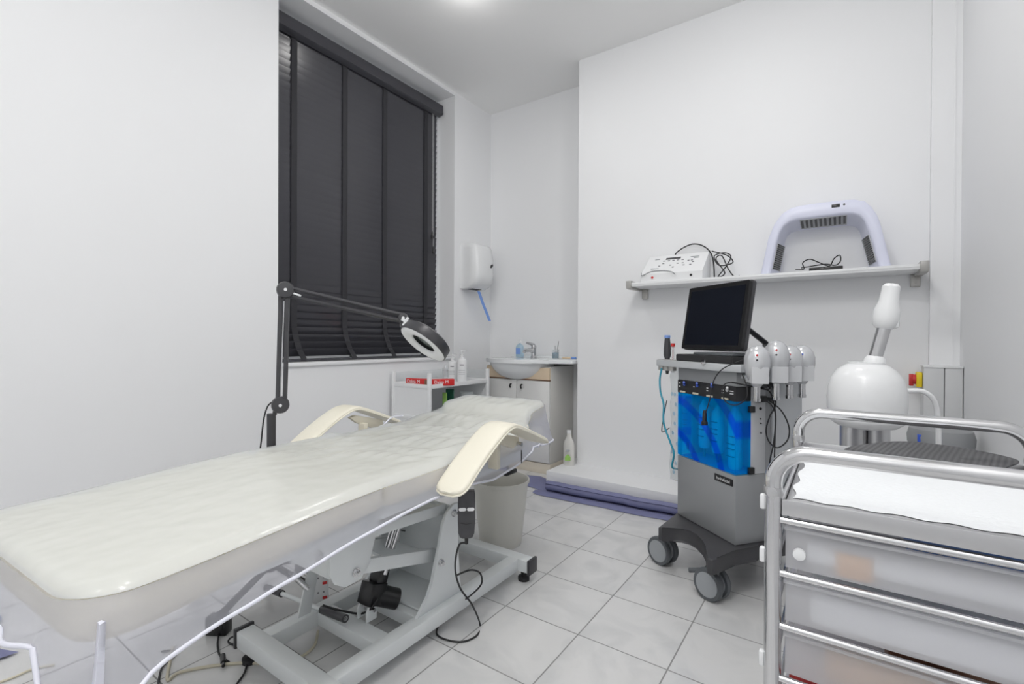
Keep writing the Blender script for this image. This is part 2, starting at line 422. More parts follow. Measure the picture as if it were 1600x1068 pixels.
t2 = thing('washbasin', 'white ceramic washbasin with rounded bowl on the corner cabinet', 'sink', ((VX0+VX1)/2, VY0, .79))
# rim slab with bow front
bm = NB()
out = [(lx(-2.36), YA-VY0-.004), (lx(-2.36), -.01)]
for k in range(13):
    s = k/12; x = lx(-2.36)+.02+s*(.56); out.append((x, -.02-.135*math.sin(PI*s)**.8))
out += [(lx(VX1)+.005, -.02), (lx(-1.60), .02), (lx(-1.60), YA-VY0-.004)]
prism(bm, out, .032, .062, 'Z', .008)
# raised splash ledge at back
box(bm, lx(-2.36), lx(-1.60), YA-VY0-.05, YA-VY0-.006, .055, .075, .006)
r = finish('rim', bm, M['ceramic'], t2)
bm = NB(); cx = -.015
prof = [(.27, .034), (.262, .01), (.235, -.03), (.19, -.07), (.12, -.098), (.05, -.106), (0, -.107)]
lathe(bm, prof, (cx, .10, 0), (0, 0, 1), 40, 1.0, .88)
finish('bowl', bm, M['ceramic'], t2)
# tap
t = thing('basin_tap', 'chrome single-lever mixer tap on the washbasin', 'tap', tuple(at(834, 556, 'Y', 3.28)))
bz = .853; t.location = (t.location.x, 3.28, bz)
bm = NB(); lathe(bm, [(.026, 0), (.026, .01), (.021, .015), (.02, .07), (.023, .085), (.02, .1), (0, .104)]); finish('body', bm, M['chrome'], t)
bm = NB(); tube(bm, [(0, -.01, .05), (-.01, -.05, .062), (-.02, -.10, .06), (-.022, -.115, .045)], [.016, .016, .015, .013]*1, 12); finish('spout', bm, M['chrome'], t)
bm = NB(); tube(bm, [(0, 0, .10), (-.01, -.03, .112), (-.022, -.075, .12)], [.016, .012, .008], 10, flat=None); finish('lever', bm, M['chrome'], t)
# soap, cup, toothbrush-like tube
p = at(810, 557, 'Y', 3.28)
t = thing('hand_soap_bottle', 'pale blue liquid soap bottle left of the basin tap', 'soap bottle', (p.x, 3.30, .853))
bm = NB(); lathe(bm, [(.034, 0), (.038, .01), (.038, .08), (.03, .1), (.012, .108), (.012, .115)], seg=24, sy=.6); finish('bottle', bm, M['soap'], t)
bm = NB(); lathe(bm, [(.014, .115), (.014, .125), (.005, .127), (.005, .14), (.009, .141), (.009, .148), (0, .149)], seg=16); box(bm, -.03, 0, -.005, .005, .14, .147, .002); finish('pump', bm, M['whitem'], t)
bm = NB(); box(bm, -.022, .022, -.0245, -.0235, .025, .075); finish('front_label', bm, M['bluet'], t)
p = at(868, 557, 'Y', 3.22)
t = thing('tool_cup', 'small glass of blue disinfectant with thin tools on the basin edge', 'cup', (p.x, 3.22, .853))
bm = NB(); lathe(bm, [(.026, 0), (.027, .07), (.0255, .07), (.024, .003), (0, .003)]); finish('cup', bm, M['clear'], t)
bm = NB(); lathe(bm, [(.0235, .004), (.0245, .048), (0, .048)]); finish('liquid', bm, M['cyan'], t)
for k, (a, b, l) in enumerate(((.01, .01, .105), (-.012, .004, .1), (.004, -.012, .10), (.018, 0, .135))):
    bm = NB(); cyl(bm, (a*.4, b*.4, .006), (a*1.5, b*1.5, l), .0022, 8)
    o = solo('disinfected_tool', ['thin white tool standing in the blue cup', 'thin white tool leaning left in the blue cup', 'thin grey tool at the front of the blue cup', 'longest dark tool leaning right in the blue cup'][k], 'tool', bm, [M['whitem'], M['whitem'], M['grey'], M['dark']][k], (p.x, 3.22, .853), 0, 'tools in the blue cup')
p = at(888, 557, 'Y', 3.22)
bm = NB(); cyl(bm, (-.05, 0, .008), (.055, .0, .008), .008, 12)
t = solo('small_brush', 'tan and blue brush lying beside the blue tool cup', 'brush', bm, M['beige'], (p.x, 3.22, .853))
bm = NB(); cyl(bm, (.025, 0, .008), (.065, 0, .008), .0088, 12); finish('brush_cap', bm, M['bluet'], t)

# ---------------------------------------------------------------- towel dispenser
t = thing('paper_towel_dispenser', 'white paper towel dispenser on the wall beside the window', 'dispenser', (XL, 3.13, 1.42))
bm = NB(); hw = .125
secs = []
for z, d, w2 in ((.0, .10, .118), (.02, .15, .122), (.05, .185, .125), (.12, .20, .125), (.24, .195, .125), (.33, .175, .123), (.36, .155, .12), (.37, .12, .115)):
    pts = [Vector((.001, -w2, z)), Vector((d*.55, -w2, z)), Vector((d*.85, -w2*.94, z)), Vector((d*.97, -w2*.75, z)), Vector((d, -w2*.35, z)), Vector((d, w2*.35, z)), Vector((d*.97, w2*.75, z)), Vector((d*.85, w2*.94, z)), Vector((d*.55, w2, z)), Vector((.001, w2, z))]
    secs.append(pts)
loft(bm, secs); finish('housing', bm, M['white'], t, ang=50)
bm = NB(); lathe(bm, [(.0, .0), (.011, 0), (.011, .004), (0, .005)], (.197, .055, .19), (1, 0, 0), 20, 2.0, 1.0); finish('lock_window', bm, M['black'], t)
bm = NB(); box(bm, .03, .09, -.06, .06, -.004, .004, .002); finish('slot', bm, M['blackm'], t)
bm = NB()
P = [at(748, 455, 'X', -2.52), at(755, 475, 'X', -2.51), at(761, 490, 'X', -2.49), at(765, 501, 'X', -2.48)]
ring = []
for i, pp in enumerate(P):
    a = [pp+Vector((0, s*.012, 0)) + Vector((dx, 0, 0)) for s, dx in ((-1.6, -.001), (-.3, .004), (.4, -.003), (1.6, 0), (.4, -.005), (-.3, .002))]
    ring.append(a)
loft(bm, ring); solo('paper_towel', 'blue paper towel hanging out of the wall dispenser', 'paper towel', bm, M['bluet'])

# ---------------------------------------------------------------- white trolley under the window
TX0, TX1, TY0, TY1 = -2.585, -2.24, 2.275, 2.90
t = thing('white_trolley', 'white shelf trolley with clear raised sides under the window', 'trolley', ((TX0+TX1)/2, (TY0+TY1)/2, 0))
cx, cy = (TX0+TX1)/2, (TY0+TY1)/2; hx, hy = (TX1-TX0)/2, (TY1-TY0)/2
for sx in (-1, 1):
    for sy in (-1, 1):
        bm = NB(); box(bm, sx*hx-.012, sx*hx+.012, sy*hy-.012, sy*hy+.012, .05, .775, .004); finish('post', bm, M['whitem'], t)
        bm = NB(); lathe(bm, [(.022, -.009), (.025, 0), (.022, .009)], (sx*(hx-.01), sy*(hy-.01), .025), (1, 0, 0), 16); finish('castor', bm, M['grey'], t)
for z in (.12, .46, .675):
    bm = NB(); box(bm, -hx+.005, hx-.005, -hy+.005, hy-.005, z, z+.008)
    for (a, b, c, d) in ((-hx, hx, -hy-.006, -hy+.004), (-hx, hx, hy-.004, hy+.006), (-hx-.006, -hx+.004, -hy, hy), (hx-.004, hx+.006, -hy, hy)): box(bm, a, b, c, d, z-.006, z+.022, .002)
    finish('shelf', bm, M['whitem'], t)
for (a, b, c, d) in ((-hx-.001, -hx+.001, -hy+.012, hy-.012), (-hx+.012, hx-.012, hy-.001, hy+.001)):
    bm = NB(); box(bm, a, b, c, d, .70, .765); finish('side_panel', bm, M['clear'], t)
for (a, b, c, d) in ((-hx-.001, -hx+.001, -hy+.012, hy-.012), (-hx+.012, hx-.012, hy-.001, hy+.001), (-hx+.012, hx-.012, -hy-.001, -hy+.001)):
    bm = NB(); box(bm, a, b, c, d, .12, .67); finish('back_panel', bm, M['whitem'], t)
TZ = .683
def redbox(name, label, px, py, X, txt, ry, L):
    p = at(px, py, 'X', X)
    o = thing(name, label, 'box', (p.x, p.y, TZ), ry, 'red boxes on the white trolley')
    bm = NB(); box(bm, -.035, .035, -L/2, L/2, 0, .034, .001); finish('carton', bm, M['red'], o)
    text('lettering', txt, .026, M['white'], o, basis((.0362, -L*.12, .019), (0, 1, 0), (0, 0, 1)))
    bm = NB(); box(bm, .035, .0362, L/2-.035, L/2-.006, .003, .031); finish('end_patch', bm, M['brown'], o)
    return o
# first box faces the room diagonally, second just right of the post
p = at(648, 590, 'Y', 2.34)
o = thing('red_carton', 'left red box with white lettering on the white trolley', 'box', (-2.40, 2.34, TZ), math.radians(8), 'red boxes on the white trolley')
bm = NB(); box(bm, -.10, .10, -.02, .02, 0, .044, .001); finish('carton', bm, M['red'], o)
text('lettering', 'Dalga M', .034, M['white'], o, basis((-.035, -.0205, .024), (1, 0, 0), (0, 0, 1)))
bm = NB(); box(bm, .06, .096, -.021, -.0195, .004, .04); finish('end_patch', bm, M['brown'], o)
o2 = thing('red_carton', 'right red box with white lettering behind the trolley post', 'box', (-2.285, 2.36, TZ), math.radians(55), 'red boxes on the white trolley')
bm = NB(); box(bm, -.02, .14, -.02, .02, 0, .044, .001); finish('carton', bm, M['red'], o2)
text('lettering', 'Dalga M', .030, M['white'], o2, basis((.05, -.0205, .024), (1, 0, 0), (0, 0, 1)))
def pump(label, px, X, h, r, name='pump_bottle'):
    p = at(px, 580, 'X', X)
    o = thing(name, label, 'bottle', (X, p.y, TZ), 0, 'white bottles on the trolley')
    bm = NB(); lathe(bm, [(r*.95, 0), (r, .006), (r, h*.62), (r*.9, h*.7), (r*.38, h*.76), (r*.36, h*.8)], seg=24); finish('bottle', bm, M['white'], o)
    bm = NB(); lathe(bm, [(r*.42, h*.8), (r*.42, h*.86), (r*.12, h*.87), (r*.12, h*.94), (r*.3, h*.95), (r*.28, h), (0, h)], seg=16); box(bm, 0, r*1.1, -r*.12, r*.12, h*.955, h*.99, .001); finish('pump_head', bm, M['white'], o)
    for k, z in enumerate((.52, .36, .30, .24)):
        bm = NB(); aa = math.radians(-50); w2 = .7 if k else .5
        lathe(bm, [(r+.0005, h*z), (r+.0008, h*z+.003 if k else h*z+.008), (r+.0005, h*z+.0031 if k else h*z+.0082)], seg=24)
        bmesh.ops.delete(bm, geom=[v for v in bm.verts if math.atan2(v.co.y, v.co.x) < aa-w2 or math.atan2(v.co.y, v.co.x) > aa+w2], context='VERTS')
        finish('print_line', bm, M['inkgrey'] if k == 0 else M['hub'], o)
    return o
pump('tall white pump bottle, rightmost on the white trolley', 722, -2.34, .235, .038)
pump('white square-shouldered bottle between the clear jar and the tall pump bottle', 707, -2.44, .205, .036)
p = at(694, 580, 'X', -2.36)
t = thing('clear_jar', 'small clear jar with silver top next to the red boxes', 'jar', (-2.33, 2.62, TZ)); t.location.y = at(696, 580, 'X', -2.33).y
bm = NB(); lathe(bm, [(.022, 0), (.022, .10), (.02, .10), (.02, .004), (0, .004)], seg=20); finish('glass', bm, M['clear'], t)
bm = NB(); lathe(bm, [(.023, .10), (.023, .108), (.01, .112), (.004, .13), (0, .131)], seg=20); finish('top', bm, M['silverl'], t)
bm = NB(); prism(bm, rrect(-.02, .02, -.004, .004, .003), 0, .155, 'Z', .001)
solo('green_packet', 'green printed packet standing on the middle trolley shelf', 'packet', bm, M['green'], (-2.30, at(695, 630, 'X', -2.30).y, .469))
bm = NB(); box(bm, -.03, .03, -.008, .008, 0, .17, .002)
solo('dark_green_box', 'dark green narrow carton beside the green packet', 'box', bm, M['dgreen'], (-2.34, at(703, 620, 'X', -2.34).y, .469), .3)
t = thing('clear_tub', 'clear plastic tub on the middle trolley shelf', 'tub', (-2.31, 2.74, .469))
bm = NB(); lathe(bm, [(.045, 0), (.05, .13), (.053, .135), (.05, .137), (.047, .13), (.043, .004), (0, .004)], seg=24); finish('tub', bm, M['clear'], t)

# ---------------------------------------------------------------- items on the floor along the step
# couch roll: a rolled sheet lying along the step with loose flaps
t = thing('couch_paper_roll', 'slate blue couch paper roll lying along the white step', 'paper roll', (-1.1, 2.72, 0))
bm = NB()
def spiral(bm, x0, x1, yc, zc, n=36):
    R = []
    for k in range(n):
        a = k/(n-1)*2.4*2*PI; r = .014+.020*k/(n-1); R.append((yc+math.cos(a)*r, zc+math.sin(a)*r))
    R.append((yc+.05, .006)); R.append((yc+.10, .004))
    for (x, dy, dz) in [(x0+(x1-x0)*j/14, .004*math.sin(j*1.3), .0015*math.sin(j*2.1)) for j in range(15)]:
        yield [(x, p[0]+dy+(x-x0)*.045, p[1]+dz) for p in R]
rows = [[bm.verts.new(Vector(p)-Vector((0, 0, 0))) for p in r] for r in spiral(bm, -.5, .55, 0, .038)]
for i in range(len(rows)-1):
    for k in range(len(rows[0])-1): bm.faces.new((rows[i][k], rows[i][k+1], rows[i+1][k+1], rows[i+1][k]))
finish('rolled_paper', bm, M['couch'], t, ang=80)
bm = NB(); rows = []
for j in range(22):
    x = -.56+1.14*j/21; sl = .045*(x+.5)
    ys = [-.105+.01*math.sin(j*.9)*(j/21)+(.02 if j == 0 else 0), -.075, -.05, -.03, 0, .04, .085]
    zs = [.003, .006+.003*math.sin(j), .014, .006, .004, .004, .004]
    rows.append([bm.verts.new((x, y+sl, z)) for y, z in zip(ys, zs)])
for i in range(len(rows)-1):
    for k in range(len(rows[0])-1): bm.faces.new((rows[i][k], rows[i][k+1], rows[i+1][k+1], rows[i+1][k]))
finish('loose_sheet', bm, M['couch'], t, ang=80)
bm = NB(); rows = []
for j in range(12):
    s = j/11; x = -2.20+.62*s
    rows.append([bm.verts.new((x, 2.80-.10*s+dy+.01*math.sin(j*1.1)*k, .003+z)) for k, (dy, z) in enumerate(((0, 0), (.05, .012), (.09, .004), (.15, .016), (.2, .002)))])
for i in range(len(rows)-1):
    for k in range(4): bm.faces.new((rows[i][k], rows[i][k+1], rows[i+1][k+1], rows[i+1][k]))
solo('couch_paper_sheet', 'slate blue paper sheet on the floor before the vanity', 'paper sheet', bm, M['couch'], ang=80)
bm = NB(); rows = []
for j in range(8):
    rows.append([bm.verts.new((-2.55+.42*j/7, .10+.23*k/4+.03*math.sin(j), .004+.008*abs(math.sin(k*1.5+j)))) for k in range(5)])
for i in range(len(rows)-1):
    for k in range(4): bm.faces.new((rows[i][k], rows[i][k+1], rows[i+1][k+1], rows[i+1][k]))
solo('blue_floor_sheet', 'slate blue sheet on the floor beyond the foot of the bed', 'paper sheet', bm, M['couch'], ang=80)
# bottle on the step
p = at(889, 726, 'Z', .1)
t = thing('cleaner_bottle', 'pale cleaner bottle with green house mark standing on the white step', 'bottle', (-1.63, at(889, 726, 'Z', .1).y, .1))
t.location = (p.x, p.y, .1)
bm = NB(); lathe(bm, [(.040, 0), (.042, .008), (.042, .14), (.036, .17), (.018, .205), (.016, .235), (0, .238)], seg=28, sy=.7); finish('bottle', bm, M['cabside'], t)
bm = NB(); lathe(bm, [(.017, .23), (.017, .25), (0, .251)], seg=16); finish('cap', bm, M['white'], t)
mx = basis((.004, -.0305, .06), (.83, .56, 0), (0, 0, 1)) @ Matrix.Translation((.0, 0, .012))
bm = NB(); prism(bm, [(-.02, -.018), (.02, -.018), (.02, .008), (0, .028), (-.02, .008)], 0, .0015, 'Z', 0, mx=mx); finish('house_mark', bm, M['green'], t)
bm = NB(); prism(bm, rrect(-.015, .015, .045, .058, .005), 0, .0015, 'Z', 0, mx=mx); finish('word_mark', bm, M['hub'], t)
# white bin
t = thing('waste_bin', 'off-white plastic waste bin behind the bed base', 'bin', (-1.385, 1.905, 0))
bm = NB(); lathe(bm, [(.100, 0), (.104, .01), (.135, .30), (.142, .302), (.142, .315), (.135, .315), (.128, .30), (.098, .012), (0, .012)], seg=40); finish('bucket', bm, M['binp'], t)
# grey bin by right wall
t = thing('grey_bin', 'grey lidded bin in the corner behind the metal trolley', 'bin', (.33, 2.62, 0))
bm = NB(); lathe(bm, [(.085, 0), (.10, .56), (.104, .565), (.104, .58), (.098, .58), (.09, .56), (0, .56)], seg=32); finish('bucket', bm, M['grey'], t)
bm = NB(); lathe(bm, [(.106, .58), (.108, .61), (.10, .64), (.06, .67), (0, .675)], seg=32); finish('lid', bm, M['grey'], t)
bm = NB(); prism(bm, [(-.03, -.02), (.04, -.025), (.015, .03), (-.035, .02)], 0, .05, 'Z', .004)
solo('blue_cloth', 'small blue cloth on the grey bin lid', 'cloth', bm, M['bluek'], (.24, 2.53, .56))
o = bpy.data.objects.get('blue_cloth'); o.location = tuple(at(1441, 690, 'Y', 2.55)); o.scale = (.5, .5, .6)

# ---------------------------------------------------------------- grey trunking box, isolator
t = thing('trunking_box', 'grey electrical trunking box in the corner beside the right wall', 'electrical box', (.382, YB-.04, .1))
bm = NB(); box(bm, -.068, .005, -.10, -.001, 0, .775, .003); box(bm, .008, .070, -.10, -.001, 0, .775, .003); finish('cover', bm, M['trunk'], t)
bm = NB(); box(bm, -.070, .071, -.102, 0, .775, .785, .002); finish('cap_strip', bm, M['whitem'], t)
t = thing('isolator_switch', 'red and yellow rotary isolator switch on the grey trunking', 'switch', (.312, 3.03, .815))
bm = NB(); box(bm, -.022, .0, -.028, .028, -.036, .036, .004); finish('plate', bm, M['yellow'], t)
bm = NB(); cyl(bm, (-.021, 0, 0), (-.036, 0, 0), .024, 24); box(bm, -.048, -.03, -.009, .009, -.032, .026, .003); finish('knob', bm, M['redk'], t)

# ---------------------------------------------------------------- shelf
t = thing('wall_shelf', 'long white wall shelf with metal end brackets', 'shelf', (-.40, YB, 1.335))
sh = .40
bm = NB(); box(bm, -1.105+sh, .295+sh, -.22, -.004, 0, .026, .002)
box(bm, -1.105+sh, .295+sh, -.222, -.219, .012, .016); finish('board', bm, M['whitem'], t)
for s, x in ((-1, -1.115+sh), (1, .305+sh)):
    bm = NB()
    prism(bm, [(-.235, .002), (-.228, -.012), (-.19, -.014), (-.002, -.010), (-.002, .036), (-.20, .036), (-.235, .036)], x-.016, x+.016, 'X', .002)
    b_ = finish('bracket', bm, M['bracket'], t)
    xx = x+(.03 if s < 0 else -.012)
    bm = NB(); box(bm, xx-.02, xx+.02, -.018, -.001, -.065, .0, .006); cyl(bm, (xx, -.018, -.045), (xx, -.021, -.045), .006, 12); finish('wall_plate', bm, M['bracket'], b_)
SZ = 1.362
# facial device
t = thing('beauty_machine', 'white desktop beauty machine with buttons on the left of the shelf', 'device', (-.86, 2.91, SZ))
bm = NB()
prism(bm, [(-.0, .0), (.006, .0), (.19, 0), (.19, .172), (.165, .178), (.0, .045)], -.185, .185, 'X', .006); finish('case', bm, M['white'], t)
bm = NB(); box(bm, -.17, .17, .005, .17, -.0, .004); finish('base', bm, M['blackm'], t)
dv = (Vector((0, .165, .133))).normalized(); pm = basis((0, .083, .113), (1, 0, 0), dv)
bm = NB()
def pp(x, y, wx, wy, m=None): box(bm, x-wx/2, x+wx/2, y-wy/2, y+wy/2, -.001, .002, 0, mx=pm)
pp(-.02, .06, .09, .018); finish('display', bm, M['dark'], t)
bm = NB()
for k in range(5): pp(-.07+k*.028, .035, .014, .006)
finish('keypad_row', bm, M['inkgrey'], t)
for a, b in ((.02, -.005), (.05, -.005), (.08, .02), (.1, .02), (-.02, -.02), (.06, -.03), (.1, -.03), (-.09, -.02), (.11, 0), (.0, -.045), (-.07, .005)):
    bm = NB(); pp(a, b, .012, .006); finish('button', bm, M['inkgrey'], t)
bm = NB()
for a, b, ww in ((-.12, .06, .03), (.11, .06, .05), (.12, .045, .03), (-.11, -.05, .05)): pp(a, b, ww, .004)
finish('print', bm, M['hub'], t)
bm = NB(); lathe(bm, [(.007, 0), (.007, .004), (0, .005)], (-.11, -.0, .022), (0, -1, 0), 14); finish('red_socket', bm, M['red'], t)
bm = NB(); lathe(bm, [(.007, 0), (.007, .004), (0, .005)], (.12, -.0, .022), (0, -1, 0), 14); finish('black_socket', bm, M['black'], t)
def wire(label, pts, r=.0028, m='black', name='cable', cat='cable', sm=6, group=None):
    bm = NB(); o = Vector(pts[0]); tube(bm, [Vector(p)-o for p in pts], r, 8, smooth=sm)
    return solo(name, label, cat, bm, M[m], tuple(o), 0, group, ang=80)
wire('thin grey lead lying across the front of the white beauty machine', [(-1.045, 2.93, 1.42), (-1.03, 2.90, 1.40), (-.98, 2.925, 1.425), (-.90, 2.925, 1.424), (-.85, 2.90, 1.41), (-.83, 2.90, 1.395)], .0025, 'grey')
wire('black cable arching behind the white beauty machine', [(-.90, 3.09, 1.50), (-.87, 3.09, 1.56), (-.78, 3.095, 1.60), (-.70, 3.09, 1.57), (-.66, 3.10, 1.50), (-.65, 3.10, SZ+.006)], .004)
def onshelf(pts, Y, r=.0028): return [(at(x, y, 'Y', Y).x, Y+dy, max(SZ+r+.001, at(x, y, 'Y', Y).z)) for x, y, dy in pts]
wire('tangled black cable bundle beside the white beauty machine', onshelf([(1112, 392, 0), (1135, 398, .02), (1145, 410, 0), (1125, 415, -.02), (1116, 400, 0), (1130, 394, .02), (1142, 400, 0), (1136, 415, -.01), (1122, 432, 0), (1131, 425, .03), (1118, 405, .01), (1126, 398, .03), (1138, 420, 0), (1148, 432, -.01), (1155, 430, .01)], 3.03), .0035)
# LED arch
t = thing('led_arch_lamp', 'large white arched light therapy lamp standing on the shelf', 'lamp', (-.1, 2.93, SZ))
outer = [(-.378, 1.364), (-.36, 1.46), (-.342, 1.556), (-.312, 1.635), (-.275, 1.685), (-.235, 1.708), (-.193, 1.715), (-.1, 1.716), (0, 1.714), (.04, 1.710), (.082, 1.694), (.109, 1.661), (.13, 1.62), (.144, 1.575), (.166, 1.47), (.187, 1.364)]
inner = [(-.332, 1.364), (-.318, 1.44), (-.303, 1.52), (-.288, 1.58), (-.268, 1.615), (-.240, 1.636), (-.205, 1.643), (-.1, 1.644), (0, 1.643), (.035, 1.638), (.062, 1.624), (.08, 1.60), (.092, 1.565), (.106, 1.52), (.123, 1.45), (.142, 1.364)]
outer = [(x+.1, z-1.364) for x, z in outer]; inner = [(x+.1, z-1.364) for x, z in inner]
def ringx(o, i, dy, k=0): return None
bm = NB(); rings = []
for (so, y) in ((.010, 0), (.002, .004), (0, .012), (0, .138), (.003, .145)):
    rings.append((so, y))
n = len(outer)
def vx(k, so, y, which):
    a = Vector((outer[k][0], 0, outer[k][1])); b = Vector((inner[k][0], 0, inner[k][1])); d = (b-a).normalized()
    p = (a+d*so) if which == 0 else (b-d*so+d*(.036*y/.145))
    return bm.verts.new((p.x, y, max(p.z, 0)))
prof = [(0, so, y) for so, y in rings]+[(1, so, y) for so, y in rings[::-1]]
R = [[vx(k, so, y, wch) for (wch, so, y) in prof] for k in range(n)]
for k in range(n-1):
    for j in range(len(prof)): bm.faces.new((R[k][j], R[k][(j+1) % len(prof)], R[k+1][(j+1) % len(prof)], R[k+1][j]))
bm.faces.new(R[0][::-1]); bm.faces.new(R[-1])
finish('housing', bm, M['arch'], t, ang=50)
# inner light panels with slots
def panel(a, b, nslots):
    a = Vector(a); b = Vector(b); d = (b-a).normalized(); nn = Vector((d.z, 0, -d.x))
    if nn.dot(Vector((.01, 0, .08))-(a+b)/2) < 0: nn = -nn
    bmq = NB(); mxp = basis(a+nn*.0015, d, Vector((0, .145, 0))+nn*.036); L = (b-a).length
    box(bmq, 0, L, .015, .125, -.001, .0025, 0, mx=mxp); q_ = finish('light_panel', bmq, M['archin'], t)
    bmq = NB()
    for k in range(nslots):
        s = L*(k+.5)/nslots; s2 = L/nslots*.26
        box(bmq, s-s2, s+s2, .022, .105, -.005, .005, 0, mx=mxp)
    finish('vent_slots', bmq, M['black'] if nslots > 10 else M['dark'], q_)
panel((-.095, 0, .2795), (.110, 0, .279), 10)
panel((-.2265, 0, .03), (-.2015, 0, .165), 13)
panel((.2035, 0, .165), (.2345, 0, .03), 13)
bm = NB(); box(bm, .045, .080, -.001, .004, .315, .332, .001); finish('rocker_switch', bm, M['black'], t)
bm = NB(); lathe(bm, [(.005, 0), (.005, .003), (0, .003)], (.098, .002, .325), (0, -1, 0), 12); finish('power_port', bm, M['black'], t)
t = thing('power_adapter', 'black power adapter lying inside the arched lamp', 'adapter', (-.08, 3.04, SZ))
bm = NB(); box(bm, -.075, .075, -.025, .025, 0, .03, .004); finish('case', bm, M['black'], t)
wire('black adapter lead coiled on the shelf inside the arched lamp', onshelf([(1243, 421, 0), (1256, 420, 0), (1254, 410, .01), (1265, 404, .02), (1280, 410, 0), (1296, 416, -.02), (1303, 404, .0), (1312, 398, .01), (1313, 408, 0), (1305, 414, 0), (1290, 412, .01), (1270, 416, -.02), (1252, 419, -.02)], 3.00), .003)

# ---------------------------------------------------------------- facial machine
RZ = math.atan2(-.61486, .78863)
MO = Vector((-.354, 2.10, 0))
MX = Vector((.78863, -.61486, 0)); MY = Vector((.61486, .78863, 0))
t = thing('hydra_facial_machine', 'silver facial machine with screen and blue window on castors', 'beauty machine', tuple(MO), RZ)
W = -.374
MK = .9535; MN = CAM+(MO-CAM)*MK; MN.z = 0        # true corner of the cabinet on the floor
def L_(p): d = Vector(p)-MO; return Vector((d.dot(MX), d.dot(MY), d.z))
def mf(x, y, off=0.0): return L_(onp(x, y, MO+MY*off, MY))          # on plane local y = off
def ms(x, y, off=0.0): return L_(onp(x, y, MO+MX*off, MX))          # on plane local x = off
DP = .375
bm = NB(); box(bm, W, 0, 0, .15, .17, .452, .004); finish('lower_cabinet', bm, M['silver'], t)
bm = NB(); box(bm, W+.01, -.006, .15, .185, .17, .87, .003); finish('recess_channel', bm, M['grey'], t)
bm = NB(); prism(bm, [(W, .185), (0, .185), (0, DP-.05), (-.015, DP-.015), (-.05, DP), (W+.05, DP), (W, DP-.04)], .17, .845, 'Z', .006); finish('rear_housing', bm, M['silverl'], t)
for x in (-.012, W):
    bm = NB(); box(bm, x, x+.012, .075, .15, .452, .87, .003); sp = finish('side_frame', bm, M['sideg'], t)
bm = NB(); box(bm, W+.013, -.013, .135, .149, .452, .81, 0); finish('inner_back_panel', bm, M['sideg'], t)
bm = NB(); box(bm, W, 0, 0, .15, .812, .872, .004); finish('upper_cabinet', bm, M['silver'], t)
bm = NB(); box(bm, W, 0, -.003, .075, .752, .812, .003); cp = finish('control_panel', bm, M['blackm'], t)
bm = NB(); box(bm, W+.013, -.013, .01, .134, .452, .458); finish('window_floor', bm, M['bluet'], t)
# toggles and labels on the control panel
for k, (x, y) in enumerate(((1069, 600), (1089, 602), (1112, 603), (1136, 609))):
    a = mf(x, y, -.004); bm = NB(); cyl(bm, a, a+Vector((.016, -.014, .012)), .005, 10); lathe(bm, [(.008, 0), (.008, .004), (0, .004)], a+Vector((0, .003, 0)), (0, -1, 0), 14)
    finish('toggle_switch', bm, M['bluek'] if k < 3 else M['whitem'], cp)
bm = NB()
for (x, y, wx) in ((1062, 598, .008), (1062, 603, .008), (1084, 604, .008), (1105, 606, .01), (1105, 610, .01), (1129, 609, .01), (1129, 613, .01), (1143, 611, .02), (1143, 615, .02)):
    a = mf(x, y, -.004); box(bm, a.x-wx/2, a.x+wx/2, -.0042, -.0028, a.z-.002, a.z+.002)
finish('printed_labels', bm, M['whitem'], cp)
for (x, y) in ((1067, 611.5), (1087, 614.5), (1109, 618.5), (1133, 622.5)):
    bm = NB(); a = mf(x, y, -.004); box(bm, a.x-.018, a.x+.018, -.008, -.002, a.z-.004, a.z+.004, .001); finish('bottle_clip', bm, M['ivory'], cp)
# blue see-through window
bm = NB(); box(bm, W+.001, -.001, -.001, .002, .457, .752, .001); finish('front_window', bm, M['acrylic'], t)
for x in (-.003, W+.0005):
    bm = NB(); box(bm, x, x+.0025, .002, .074, .457, .752); finish('side_window', bm, M['acrylic'], t)
for z in (.47, .72):
    bm = NB(); box(bm, -.001, .012, .058, .085, z-.013, z+.013, .002); finish('hinge', bm, M['black'], t)
# name plate
a = mf(1130.5, 749, -.001)
bm = NB(); box(bm, a.x-.052, a.x+.052, -.0035, .001, a.z-.014, a.z+.014, .001); npl = finish('name_plate', bm, M['black'], t)
text('lettering', 'hydrafacial', .0185, M['white'], npl, basis((a.x, -.0042, a.z), (1, 0, 0), (0, 0, 1)))
# top tray with rim
bm = NB(); prism(bm, [(-.50, -.035), (-.03, -.035), (.04, -.015), (.045, .02), (.045, .30), (W-.01, .34), (W-.01, .03), (-.50, .03)], .872, .903, 'Z', .004); finish('top_tray', bm, M['silverl'], t)
a = mf(1100, 568, -.037)
bm = NB(); lathe(bm, [(.012, 0), (.012, .006), (.006, .007), (0, .007)], (a.x, -.035, .905), (0, -1, 0), 16); finish('tray_emblem', bm, M['chrome'], t)
bm = NB(); box(bm, W+.0, -.005, -.015, .25, .903, .935, .006); finish('monitor_base', bm, M['blackm'], t)
